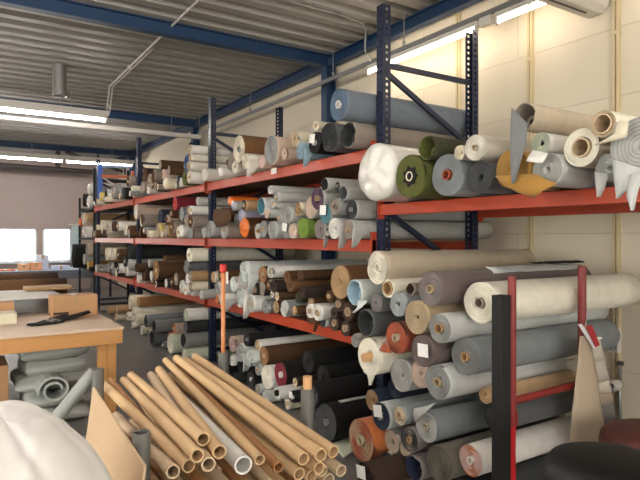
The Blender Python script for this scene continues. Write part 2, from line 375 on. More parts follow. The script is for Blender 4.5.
# plain dark shelving beyond the end of the racking
sh = thing('steel_shelving', 'dark steel shelving standing beyond the window end of the racking', 'shelving', (3.2, 15.9, 0))
M_DS = mat('dark_steel', (30,31,36), .8)
for y, zt in ((14.42, 3.3), (16.32, 2.7)):
    for x in (2.83, 3.62):
        b = MB(); b.box((x-.025, y-.025, 0), (x+.025, y+.025, zt)); b.build('post', M_DS, sh)
    b = MB(); b.bar((2.85, y, zt-.3), (3.6, y, zt-.3), .02, .04); b.build('cross_bar', M_DS, sh)
for z in (.85, 1.63, 2.36):
    b = MB(); b.box((2.8, 14.45, z-.05), (3.85, 16.29, z)); b.build('shelf_board', M_DS, sh, bevel=.005)
# ------------------------------------------------------------------ fabric rolls
# u v r side face style [opts] | look [| full label]      (u, v, r: where the roll's end face shows in the photo)
BLOCKS = {}
BLOCKS['mid', 'top', 2.68] = '''
340 112 16 slate denim c core=white X=2.58 | denim blue
363.5 128 14 taupe charcoal h X=2.66 | hollow charcoal and taupe
332 140 15 darkgrey charcoal f X=2.64 | unravelling charcoal
315.5 125.5 5 cream cream c | small cream
314 143 11 black black c core=white tag=1 | black white-tagged
300 156 9 paleblue paleblue f flap=paleblue | pale blue draped
284 154 6.5 pinkbeige pinkbeige n | small pinkish beige
271 150 14.5 pinkbeige grey n | thick grey-ended pinkish
296 142 8 cream sand n | pale cream
240 151 14 midbrown cream c X=2.6 core=grey | thick brown cream-ended
244 172 8.5 offwhite cream f flap=offwhite X=2.58 | off-white hanging
257 174 7 pinkbeige pink w | pink film-wrapped
235 165 5 cream sand c | small cream
231 162 9 darkbrown taupe s | dark brown-grey
221 170 5 white white w | small white bagged
'''
BLOCKS['third', 'top', 2.70] = '''
212 168 7 white cream c X=2.62 | white brown-cored
204 161 4.5 white sand c X=2.62 | slim white
199 164.5 4 offwhite tan c X=2.62 | slim off-white
205 171 5 offwhite tan c X=2.6 | small off-white
197 174 9.5 blue blue n | dark blue
187 177 8 olive olive n | olive green
189 167 5 lightgrey lightgrey n | light grey
179 181 5.5 navy navy n | navy
176 174 4.5 grey grey c | grey
171 175 4.5 pinkbeige taupe c | slim pinkish beige
166 184 6.5 cream cream w | cream wrapped
163 174 5 pink pinkbeige c | dusty pink
159 171 5 brown taupe c | small brown
157 191 4.5 black charcoal n | small black
154 172 7 taupe brown s | taupe
153 184 4.5 pinkbeige brown c | small brown-ended
149 180 7 pinkbeige taupe c | pinkish grey
145 175 7 darkbrown brown s | dark brown
142 187 6 taupe taupe s | grey-brown
'''
BLOCKS['end', 'top', 2.70] = '''
135 189 6 taupe brown c | taupe
127 191 6 black charcoal n | black
120 190 7 lightgrey grey n | light grey
113 193 6 grey taupe c | mid grey
106 194 6 lightgrey charcoal h | light grey hollow
101 196 5 yellow yellow w | yellow
'''
BLOCKS['end2', 'top', 2.70] = '''
96 198 6 white offwhite w | white
90 200 6.5 offwhite white w | off-white
84 200 7 charcoal black s | charcoal
'''
BLOCKS['mid', 'second', 2.66] = '''
356 231 10 lightgrey taupe c flap=lightgrey | taupe-ended light grey
342.5 231 11 lightgrey white n core=black flap=lightgrey X=2.62 | thick white-ended
329 233 6 grey charcoal c core=white | small dark white-cored
358 211 10 lightgrey charcoal c core=grey | dark-ended light grey
344 211 8.5 grey taupe c core=taupe | taupe grey
344 196.5 7.5 lightgrey darkgrey h | dark hollow grey
337.5 186 4.5 lightgrey charcoal c core=grey | slim dark-ended
324 185 7 lightgrey charcoal h | grey-sleeved hollow
329 216 10 grey teal n tag=1 | teal tagged
318 198 11.5 lightgrey purple c core=sand X=2.62 | dark purple
309 213 11.5 lightgrey pinkbeige n | thick pinkish beige
320 234 10 lightgrey mauvegrey n flap=lightgrey | mauve-grey
303 230 11 green green s | leaf green
294 235 8 pinkbeige pinkbeige n | soft pink
284 232 8.5 lightgrey grey n tag=1 | pale grey tagged
274 232 9 lightgrey grey n | mid grey
264 229 8.5 darkgrey grey c | dark grey
299 209 7.5 cream tan f | tan and cream folded
288 219 9 lightgrey grey n | grey spiral-ended
278 222 4.5 lightgrey grey c | small grey
276 197 5.5 lightgrey grey c | slim pale grey
273 206.5 5 white lightgrey c | slim white
270 189.5 4.5 palegrey palegrey n | topmost pale
267 210 5 palegrey pinkbeige c | small pink-cored
261 206 9 palegrey teal h | teal-lined pale
244 233 11 brown brightorange w wrap=brightorange | orange film-wrapped
242 217 7.5 lilac lilac w | lilac film-wrapped
244 205 5.5 tan darkbrown c | tan brown-ended
234 207 5.5 lightgrey lilac w | pale film-wrapped
230 201 5 brightorange brightorange w | small orange wrapped
224 232 8.5 taupe lightgrey c | grey-brown cored
222 216 9 brown brown f | dark brown draped
209 229 8.5 lightgrey grey n | thick grey
'''
BLOCKS['third', 'second', 2.68] = '''
207 215.5 5 white white c | white
207.5 207 4.5 lightgrey lightgrey n | light grey
200 226 7 taupe brown c | brown-ended taupe
198 216 5 pinkbeige taupe c | small pinkish
194 234 5 taupe grey n | small grey-brown
188 231 6.5 bluegrey bluegrey n | blue-grey
183 231 6 white white n | stubby white
178 232.5 6 cream cream c | cream
181 212 7 slate bluegrey n | thick slate blue
189 219 6 taupe taupe c | taupe
172 227 7 taupe brown c | brown-ended
171 213.5 4.5 brown brown c | small brown
175.5 205 7 maroon red n X=2.6 | red-ended
160.5 216 7 navy navy n core=grey | navy
158 230 7 yellow sand n | straw yellow
166 231 6 tan taupe c | tan
148 234 4.5 taupe pinkbeige c | small pinkish taupe
142.5 220 6.5 taupe brown f | brown and grey folded
136 211 7.5 pinkbeige offwhite n | long pale cream
140 232 5.5 brown brown s | brown
'''
BLOCKS['end', 'second', 2.70] = '''
131 231 6 brown brown c | brown
125 229 6 cream offwhite c | cream
118.5 227 5 white taupe c | slim white
113 226 5.5 brown darkbrown n | dark brown
107 228 6 offwhite taupe c | off-white taupe-ended
102 227 7 cream cream n | thick cream
'''
BLOCKS['end2', 'second', 2.70] = '''
97 227 7 pinkbeige cream n | pinkish cream
92 233 6.5 white lightgrey c | white
86 234 7 lightgrey white w | pale grey
90 221 4.5 tan sand n | pale tan
80 222 4.5 red brightorange w | orange-red
'''
BLOCKS['mid', 'third', 2.68] = '''
348 313 9.5 chocolate darkbrown c rc=.5 | dark brown wide-cored
346 326 8 darkbrown chocolate c rc=.45 | chocolate
334 325 8 darkbrown chocolate c rc=.45 | chocolate
341 303 7.5 brown darkbrown c rc=.5 | dark brown
342 283 17 midbrown tan n core=none X=2.6 | large tan-ended brown
335 311 6 chocolate chocolate n | very dark brown
329 296 6 brown brown c | brown
317 313.5 8 white white c rc=.4 X=2.62 | thick white
322.5 325.5 6 skywhite charcoal n | dark-ended pale blue
308 311 7 white white c rc=.4 X=2.64 | white
312 324 7 brown brown f flap=midbrown | brown draped
312.5 302.5 6.5 brown brown c rc=.6 | brown wide-cored
306 295 5.5 brown darkbrown c | small dark brown
295 301 6 darkolive darkolive s | dark olive
294 310 4.5 brown tan c | small tan-cored
285.5 306 9 grey lightgrey s | pale grey crumpled
276 307 6.5 brown tan c | tan-ended brown
277 296 4.5 brown card c | small card-ended brown
272 294 3.5 grey white c | tiny white-ended
287 277 6.5 brown midbrown n | long brown
290 287 6.5 midbrown brown n | long mid-brown
300 275 5 brown brown n | upper long brown
270 271.5 6.5 white lightgrey c X=2.62 | long slim white
260 274 8.5 brown camel c | camel-ended brown
252 285 6.5 chocolate darkbrown c rc=.5 | dark brown
262 289 7.5 chocolate taupe s | dark brown crumpled
262 306 7 grey grey n | long grey
252 304 8.5 white lightgrey c | white grey-ended
246 276 11.5 skywhite skywhite f flap=skywhite X=2.62 | pale blue-white draped
241 297 10.5 white skywhite f flap=white X=2.62 | white draped
233 284 7.5 white skywhite n | blue-white
222 303 6.5 white palegrey n flap=palegrey X=2.6 | long white
217 289 6.5 lightgrey grey n | soft grey
213 277 5.5 cream tan c | cream tan-ended
217 297 4.5 pinkbeige orange n | peach
'''
BLOCKS['third', 'third', 2.68] = '''
206 260 7.5 ivory ivory c X=2.62 | long ivory
207 276 8 darkgrey grey f X=2.62 | dark grey draped
198 277 5.5 tan taupe c | tan
202.5 286 5 pinkbeige brown c | small pinkish brown
204 296 5.5 white white c core=darkhole | stubby white
196 296 5 cream taupe c | cream
188 281 5.5 white white n | thick white
187 290.5 5.5 white white c | lower white
181 289 4.5 offwhite white c | small off-white
176 279 6.5 brown taupe c | taupe-ended brown
171.5 282 5 brown brown c | brown
166 283 4.5 charcoal white n | small white-ended
156 270 9.5 brown camel c X=2.6 | thick camel-ended brown
165 261 6 brown midbrown s X=2.8 | topmost brown
152 279 4.5 brown tan c | small tan-ended
144 276 5.5 darkbrown brown s | dark brown
149 264 3.5 taupe lightgrey c | tiny grey-ended
'''
BLOCKS['end', 'third', 2.70] = '''
136 256 6 lightgrey grey n | light grey
129 254 7 charcoal black n | charcoal
124 262 6 black charcoal c | black
118 255 6.5 brown darkbrown c | dark brown
112 254 6.5 cream offwhite n | cream
107 254 6.5 ivory cream n | ivory
118 267 5 white charcoal c | small white
126 271 5 white grey c | small grey-ended
109 267 5 lightgrey grey n | slim light grey
'''
BLOCKS['end2', 'third', 2.70] = '''
97 254 7 beige taupe n | beige
90 258 6 grey lightgrey c | grey
97 265 5 mustard yellow n | mustard
78 264 16 black jet s X=2.5 | huge black
'''
BLOCKS['mid', 'floor', 2.62] = '''
325 424 18.5 jet charcoal c core=grey rc=.2 X=2.52 | thick black grey-cored
306 390 13 black darkgrey h X=2.5 | black hollow grey-rimmed
308 362 11 jet black n X=2.7 | long black
330 385 12 jet black n X=2.75 | upper long black
295 382 4.5 darkbrown card c | small card-cored
290.5 395 6 black black c core=white tag=1 | small black white-tagged
284 394 6 pinkbeige brown c | small pinkish
287 407 6 cream ivory c | small cream
279 375 12.5 black maroon c core=white | maroon
267.5 377.5 12 white ivory n | thick white
277 398 6.5 white white c core=darkhole rc=.5 X=2.55 | white hollow-cored
264 396 6.5 palegrey palegrey n X=2.58 | pale grey
259 385 5 palegrey grey c | small pale grey
250.6 379 8 black charcoal c core=white | black
264 357.5 9.5 brown camel c | long brown
257.5 367.5 6 lightgrey grey c | small grey
256 354 5.5 white sand c | small white
250 356 9 skywhite skywhite f X=2.58 | pale blue draped
241 351 9.5 skywhite palegrey f flap=skywhite X=2.58 | pale blue-grey draped
246 342 7 jet black c core=grey | long black
232 344 8 pinkbeige pink n | pale pink
232 360 6 white white f | white crumpled
'''
BLOCKS['third', 'floor', 2.60] = '''
214 357 9 grey charcoal s | dark grey
209 336 7 white palegreen n | white
196 334 5 midgrey grey n | small grey
205 348 6 charcoal darkgrey n | charcoal
187.5 352.5 6.5 palegreen ivory h | pale green hollow
170 347 10 palegreen ivory h | thick pale green hollow
169 336.5 4.5 orange rust n | slim orange-tan
174 329 5 pinkbeige orange c | slim peach
152 341 8 darkgrey charcoal h X=2.5 | thick dark grey hollow
154 327 6.5 midgrey charcoal h X=2.5 | mid grey hollow
146 321 6.5 steel charcoal n X=2.55 | steel grey
141 329 5 cream white n | small cream
136 322 6 cream ivory c | cream
133 312 6.5 ivory ivory c | ivory
130 302 7 cream cream n | thick cream
138 305 5 camel tan n X=2.7 | slim camel
128 316 4.5 white cream c | small white
'''
BLOCKS['near', 'top', 2.58] = '''
380 175 29.5 white white w X=2.56 bulge=1 | | huge white film-wrapped fabric roll at the blue front post
412 177 22 olive olive c core=cream star=1 X=2.54 | | olive green roll with black star-shaped centre, on the orange beam
423 154 12.5 darkolive olive h X=2.54 | | hollow dark olive roll lying on top of the olive green roll
442.5 175 21 bluegrey steel c core=rust | | blue-grey roll with pale rings and brown core beside olive roll
458 156 8 offwhite cream f X=2.56 | | small off-white roll between dark olive sleeve and cream roll
474.5 153.5 13 offwhite offwhite c core=beige X=2.55 | | cream folded roll on top of the dark grey spiral roll
480 179 16 darkgrey charcoal n | | dark grey spiral roll beside the mustard velvet roll
514 176 20 mustard mustard n X=2.5 | | mustard velvet roll with a corner hanging over the beam
524 119 14.5 beige taupe h inner=1 X=2.5 | | hairy taupe roll with long grey cloth hanging from it
534 148 11 white palegreen n core=darkhole | | white roll with pale green edges above the mustard roll
552.5 170 17 palegrey lightgrey n | | pale grey tightly wound roll under the green-edged white roll
581 151 19.5 beige ivory c rc=.52 | | cream roll on a wide cardboard core beside pale grey roll
595.5 129.5 13.5 ivory card c rc=.78 core=card | | cardboard tube roll with loose cream cloth, topmost by the big grey roll
603 170 14.5 lightgrey palegrey f | | crumpled grey-white roll with ragged open centre on the orange beam
640 150 31 palegrey lightgrey n X=2.5 | | biggest pale grey roll with cloth hanging over the orange beam
'''
BLOCKS['near', 'floor', 2.50] = '''
377.5 267.5 17 beige ivory c core=ivory lump=1 | | beige roll with shaggy cream end, topmost of the floor stack
430.6 288.5 17.5 mauve mauvegrey c core=sand lump=1 | | fuzzy mauve-brown roll under the topmost beige roll
480 302.5 21 ivory ivory c core=taupe X=2.6 | | thick ivory roll behind the black post and red stand
388 288 9.5 ivory ivory c rc=.75 core=tan | | ivory roll on wide cardboard tube under the beige roll
410 289 6.5 taupe darkbrown h | | small hollow brown roll beside the mauve-brown roll
352 292 13 skywhite paleblue h X=2.48 | | pale blue open-ended roll sticking out of the stack
374 309 9.5 midgrey mauvegrey c core=grey lump=1 | | mid grey roll below the pale blue open-ended roll
400 306 12 bluegrey bluegrey n core=darkhole | | blue-grey shaggy roll beside the large tan roll
367 325 14 darkgrey charcoal h inner=1 X=2.46 | | crumpled charcoal open roll above the cream roll
359 344 7.5 taupe grey f | | small grey crumpled roll beneath the charcoal open roll
415 317.5 17 sand sand n core=darkbrown tagb=1 | | large tan roll with pale paper band
396 337.5 16 rust rust c core=beige X=2.48 | | rust red roll above the pale grey roll
373 357.5 19 ivory ivory p | | cream roll with wooden core sticking out
395 367.5 16 palegrey lightgrey n core=darkgrey | | pale grey roll beneath the rust red roll
422 349 16 mauve mauve n tag=1 X=2.46 | | mauve roll with square white tag on its end
418 374 14 beige pinkbeige n | | pinkish beige roll below the tagged mauve roll
442 333 15 palegrey grey c core=tan rc=.35 | | grey roll with pale side under the tan banded roll
460 358 18.5 steel midgrey c core=tan X=2.54 | | wide steel grey roll with cut open front edge
443 379 18 palegrey grey c core=sand lump=1 | | silvery grey roll with pale backing under steel grey roll
477 386 8 kraft kraft n X=2.72 | | kraft brown roll between the two long grey rolls
372 400 10.5 navy tan n X=2.52 | | navy roll with tan end above the tagged navy roll
395 392 10 navy navy n X=2.62 | | plain navy roll under the pale grey roll
381 416 14 skywhite navy c core=grey tag=1 | | navy-ended roll with pale side and white tag
400 415.5 9.5 bluegrey cream c core=card rc=.55 | | blue-grey roll on cream tube beside the navy-ended roll
362 442 21 orange sand c core=beige spiral=rust X=2.44 | | thick orange and beige swirl roll at the stack's aisle end
391 438 11.5 white beige n spiral=pinkbeige | | beige swirl roll with white side beside orange swirl roll
384 456 10.5 white charcoal c core=grey | | charcoal-ended roll with white side below beige swirl roll
405 456 6.5 cream beige n | | small cream roll between charcoal-ended and purple-grey rolls
411 438.5 13 mauvegrey taupe c spiral=charcoal core=tan | | taupe swirl roll behind the grey white-backed roll
411 468 13 mauvegrey navy h inner=1 X=2.46 | | purple-grey roll with dark open end
424 428.5 15.5 steel grey c core=beige spiral=palegrey X=2.48 | | long grey roll with white backing and peeled layer
440 463 19 olivegrey olivegrey s | | olive brown soft roll beneath the long grey white-backed roll
469 463 16 white pink c core=ivory spiral=orange lump=1 X=2.52 | | peach-ended roll with loose white side behind black post
366 475 15 darkbrown chocolate s tag=1 X=2.2 | | dark brown furry roll at the bottom of the stack
500 478 13 charcoal black n X=2.75 | | black roll lowest behind the red stand
495 418 13 darkgrey charcoal n X=2.75 | | dark grey roll behind the red stand's crossbar
'''
LIMITS = {'mid': (3.6, 7.07), 'third': (7.19, 10.64), 'end': (10.76, 14.24), 'end2': (14.5, 16.25), 'near': (2.17, 3.48)}
ZLIM = {'top': (2.362, 3.6), 'second': (1.632, 2.235), 'third': (.852, 1.505), 'floor': (.004, .725)}
rolls = []
for (bay, shelf, X0), txt in BLOCKS.items():
    for line in txt.strip().splitlines():
        a = [q.strip() for q in line.split('|')]
        t = a[0].split(); o = dict(k.split('=') for k in t[6:])
        u, v, rp = map(float, t[:3]); X = float(o.get('X', X0 + .05 * math.sin(u * 7.3 + v * 3.1)))
        p = PX(u, v, X); r = rp * depth(p) / F
        zl = ZLIM[shelf]
        if bay == 'near': zl = (1.907, 3.6) if shelf == 'top' else (.004, 1.77)
        yl = LIMITS[bay]
        if bay == 'near' and shelf == 'top': yl = (.1, 3.44)
        if (bay, shelf) == ('end', 'top'): yl = (10.76, 13.9)
        rolls.append(dict(u=u, v=v, X=X, y=p.y, z=p.z, y0=p.y, z0=p.z, r=r*1.0, r0=r, side=t[3], face=t[4], st=t[5], o=o, bay=bay, shelf=shelf, yl=yl, zl=zl,
                          look=a[1] if len(a) > 1 else '', label=a[2] if len(a) > 2 else ''))
# settle the rolls so that none cuts into another, a shelf or an upright
def clampr(q):
    q['r'] = min(q['r'], (q['zl'][1]-q['zl'][0]) / 2 - .002, (q['yl'][1]-q['yl'][0]) / 2 - .002)
    q['y'] = min(max(q['y'], q['yl'][0] + q['r']), q['yl'][1] - q['r']); q['z'] = min(max(q['z'], q['zl'][0] + q['r']), q['zl'][1] - q['r'])
for q in rolls: clampr(q)
by = {}
for q in rolls: by.setdefault((q['bay'], q['shelf']), []).append(q)
GAP = .003
def separate(L, w):
    for i, a in enumerate(L):
        for b in L[i+1:]:
            dy, dz = b['y'] - a['y'], b['z'] - a['z']; need = a['r'] + b['r'] + GAP
            if abs(dy) > need or abs(dz) > need: continue
            d = math.hypot(dy, dz)
            if d < need:
                if d < 1e-5: dy, dz, d = .01, .01, .0141
                m = (need - d) / d * w; wa = b['r']**2 / (a['r']**2 + b['r']**2)
                a['y'] -= dy*m*wa; a['z'] -= dz*m*wa; b['y'] += dy*m*(1-wa); b['z'] += dz*m*(1-wa)
for L in by.values():
    for it in range(200):
        for q in L: q['y'] += (q['y0'] - q['y']) * .03; q['z'] += (q['z0'] - q['z']) * .03 - .00005
        separate(L, .9)
        for q in L: clampr(q)
    for rep in range(8):
        for it in range(40):
            separate(L, .9)
            for q in L: clampr(q)
        for i, a in enumerate(L):
            for b in L[i+1:]:
                ex = a['r'] + b['r'] + GAP - math.hypot(b['y']-a['y'], b['z']-a['z'])
                if ex > .003:
                    a['r'] *= .985; b['r'] *= .985
    for n_ in range(6):
        for i, a in enumerate(L):
            for b in L[i+1:]:
                d = math.hypot(b['y']-a['y'], b['z']-a['z']); ex = a['r'] + b['r'] + .001 - d
                if ex > 0:
                    t_ = a['r'] + b['r']; a['r'] -= ex * a['r'] / t_; b['r'] -= ex * b['r'] / t_
    0 and print('BLOCK', L[0]['bay'], L[0]['shelf'], len(L), 'mean shrink %.2f min %.2f' % (sum(q['r']/q['r0'] for q in L)/len(L), min(q['r']/q['r0'] for q in L)))
# more rolls in the gaps of the crowded shelves, each resting at the lowest free height
rf_ = random.Random(11)
FILL = {('third','top'):(8,.34,'taupe pinkbeige brown offwhite grey cream'), ('end','top'):(7,.3,'taupe cream brown charcoal white'), ('mid','top'):(2,.2,'offwhite pinkbeige'),
 ('mid','second'):(5,.42,'lightgrey grey palegrey lightgrey'), ('third','second'):(9,.4,'taupe brown cream grey pinkbeige'), ('end','second'):(8,.36,'cream brown offwhite taupe charcoal'),
 ('mid','third'):(6,.42,'brown chocolate darkbrown lightgrey'), ('third','third'):(8,.36,'brown white darkbrown taupe'), ('end','third'):(7,.36,'charcoal cream brown grey black'),
 ('mid','floor'):(4,.4,'black jet charcoal'), ('third','floor'):(6,.42,'cream ivory darkgrey midgrey'), ('end','floor'):(6,.4,'cream tan charcoal taupe')}
for (bay, shelf), (n_, hm, cols) in FILL.items():
    L = by.setdefault((bay, shelf), []); cols = cols.split(); zl, yl = ZLIM[shelf], LIMITS[bay] if (bay, shelf) != ('end', 'top') else (10.76, 13.9)
    for tr_ in range(900):
        if n_ <= 0: break
        r = rf_.uniform(.05, .095) * (1 if tr_ < 450 else .75); y = rf_.uniform(yl[0] + r + .005, yl[1] - r - .005); z = zl[0] + r
        while z + r < zl[0] + hm and any(math.hypot(q['y']-y, q['z']-z) < q['r'] + r + .002 for q in L): z += .008
        if z + r >= zl[0] + hm: continue
        c = rf_.choice(cols); X = 2.68 + rf_.uniform(-.1, .08); p = Vector((X, y, z)); dd = depth(p)
        q = dict(u=CU + F*(cs*X-sn*y)/dd, v=CV-F*(z-ZC)/dd, X=X, y=y, z=z, y0=y, z0=z, r=r, r0=r, side=c, face=rf_.choice(cols), st=rf_.choice('ccns'), o={}, bay=bay, shelf=shelf, yl=yl, zl=zl, look=c, label='')
        if q['st'] == 'c': q['o'] = {'core': rf_.choice(('card','white','card','tan'))}
        L.append(q); rolls.append(q); n_ -= 1
LOOKN = dict(pinkbeige='pinkish beige', offwhite='off-white', lightgrey='light grey', palegrey='pale grey', darkbrown='dark brown', darkgrey='dark grey', midgrey='mid grey', jet='jet black')
for q in rolls: q['look'] = LOOKN.get(q['look'], q['look'])
# labels
BAYN = dict(mid='second bay', third='third bay', end='window-end bay', end2='open end by the curtain', near='bay with the red stand')
SHN = dict(top='top shelf', second='second shelf', third='third shelf', floor='floor row')
cnt = {}
for q in rolls: cnt.setdefault((q['look'], q['bay'], q['shelf']), []).append(q)
for L in cnt.values():
    L.sort(key=lambda q: -q['y'])
    for i, q in enumerate(L):
        if q['label']: continue
        where = '%s, %s' % (SHN[q['shelf']], BAYN[q['bay']])
        q['label'] = '%s fabric roll on the %s' % (q['look'], where.replace(', ', ' of the ')) if len(L) == 1 else \
                     '%s %s fabric roll counted from the window end, %s' % (ORD[i], q['look'], where)
def fabric_mesh(q, rnd):
    """rolled cloth along +X: spiral front end, side, back; every radius stays inside r"""
    r, st, o = q['r'], q['st'], q['o']; big = q['r0'] * F / depth(Vector((q['X'], q['y0'], 0)))
    ns = 36 if big > 12 else (24 if big > 7 else 14)
    nt = 7 if big > 14 else (5 if big > 8 else 3)
    L = q['len']; ph = rnd.random() * 50; a0 = rnd.random() * 2 * PI
    amp = {'s': .16, 'f': .14, 'w': .1, 'h': .05}.get(st, .03)
    if 'lump' in o: amp = max(amp, .07)
    def mul(th, x): return 1 - amp * (.5 + .5 * noise.noise((math.cos(th) * 1.6 + ph, math.sin(th) * 1.6, x * 2.2)))
    two = 1 if 'spiral' in o or (st in 'cnf' and big > 6) else 0
    mb = MB(); V = mb.v; FS = mb.f; MI = mb.m
    P = lambda th, rr, x: (x, rr * math.cos(th + a0), rr * math.sin(th + a0))
    rc = q['rc']; ths = [2*PI*j/ns for j in range(ns)]
    face = []          # list of rings, inner to outer, each (verts, spiral?)
    rec = {'f': .045, 's': .03, 'w': .02}.get(st, .010) * min(1, r / .1)
    if 'lump' in o: rec *= 1.8
    if st == 'h':
        t = max(.008, r * .13)
        ri = r - t; deep = min(L * .5, .6)
        rings = [(ri * .96, deep, 1), (ri, .01, 1), (r - t * .5, 0, 0), (r, .006, 0)]
        idx = []
        for rr, x, m in rings:
            b = len(V); V += [P(th, rr * mul(th, x), x + (.012 * noise.noise((math.cos(th)*2+ph, math.sin(th)*2, 3)) if x < .1 else 0)) for th in ths]; idx.append((b, m))
        b = idx[0][0]; c = len(V); V.append((deep, 0, 0)); FS += [(c, b+(j+1) % ns, b+j) for j in range(ns)]; MI += [1] * ns
        for (b0, m0), (b1, m1) in zip(idx, idx[1:]):
            FS += [(b0+j, b0+(j+1) % ns, b1+(j+1) % ns, b1+j) for j in range(ns)]; MI += [1 if m0 else 0] * ns
        last = idx[-1][0]
    elif st == 'w':
        c = len(V); V.append((-.035 * r / .15, 0, 0)); prev = None
        for k in range(1, 7):
            f = k / 6; b = len(V)
            V += [P(th, r * f * mul(th, 0), -.05 * (r/.2) * (1 - f ** 2.5) + .028 * min(1, r/.12) * noise.noise((math.cos(th)*f*3.2+ph, math.sin(th)*f*3.2, 7)) * (1 if k < 6 else .4)) for th in ths]
            if prev is None: FS += [(c, b+(j+1) % ns, b+j) for j in range(ns)]; MI += [1] * ns
            else: FS += [(prev+j, prev+(j+1) % ns, b+(j+1) % ns, b+j) for j in range(ns)]; MI += [1] * ns
            prev = b
        last = prev
    else:
        K = 2 * nt; b0 = len(V)
        wob = {'f': .35, 's': .25}.get(st, .08) * (r - rc) / nt
        V += [P(th, rc, .02) for th in ths]          # hole edge
        for k in range(K + 1):
            for j, th in enumerate(ths):
                s = k / 2 + th / (2 * PI); f = min(1, s / nt)
                rr = rc + (r - rc) * f
                if 0 < f < 1: rr += wob * noise.noise((math.cos(th) * 1.4 + ph, math.sin(th) * 1.4, s * .8))
                rr = min(rr, r) * (1 + (mul(th, 0) - 1) * f)
                x = rec * (.5 - .5 * math.cos(2 * PI * s)) * (1 if f < 1 else 0) + rec * .8 * noise.noise((s * 2, ph, math.cos(th)))
                V.append(P(th, rr, x))
        R = lambda k: b0 + ns * (k + 1)
        FS += [(b0+j, b0+(j+1) % ns, R(0)+(j+1) % ns, R(0)+j) for j in range(ns)]; MI += [1] * ns
        # hole wall
        h = len(V); V += [P(th, rc * .98, L*.6) for th in ths]; c = len(V); V.append((L*.6, 0, 0))
        FS += [(h+j, h+(j+1) % ns, b0+(j+1) % ns, b0+j) for j in range(ns)] + [(c, h+(j+1) % ns, h+j) for j in range(ns)]; MI += [1] * (2 * ns)
        for k in range(K):
            for j in range(ns):
                j2 = j + 1
                if j2 < ns: FS.append((R(k)+j, R(k)+j2, R(k+1)+j2, R(k+1)+j))
                else:
                    i0 = R(min(k+2, K)); i1 = R(min(k+3, K))
                    FS.append((R(k)+j, i0, i1, R(k+1)+j))
                MI.append(2 if (two and k % 2) else 1)
        last = R(K)
    # side
    nx = 8 if big > 9 else 4; prev = last
    for k in range(1, nx + 1):
        x = L * k / nx if k > 1 else .03
        b = len(V); V += [P(th, r * mul(th, x), x) for th in ths]
        FS += [(prev+j, prev+(j+1) % ns, b+(j+1) % ns, b+j) for j in range(ns)]; MI += [0] * ns; prev = b
    c = len(V); V.append((L, 0, 0)); FS += [(prev+j, prev+(j+1) % ns, c) for j in range(ns)]; MI += [1] * ns
    return mb
M_PLASTIC = mat('clear_film', (226,224,216), .28, var=.05, scale=5, bump=.25, bscale=25, coat=.5)
M_PAPER = mat('paper', PAL['paper'], .7)
M_WOOD = mat('stick_wood', PAL['woodlight'], .6, var=.15, stretch=(1, 1, .2))
def mixc(a, b, t): return tuple(a[i] * (1-t) + b[i] * t for i in range(3))
def second(face):
    n = 'fabric_%s_backing' % face
    c = PAL[face]; l = sum(c) / 3
    return mat(n, mixc(c, (235,228,215) if l < 70 else (70,64,58), .22 if l > 70 else .1), .92, var=.12, scale=14)
def bay_top(q): return q['bay'] == 'mid' and q['shelf'] == 'top'
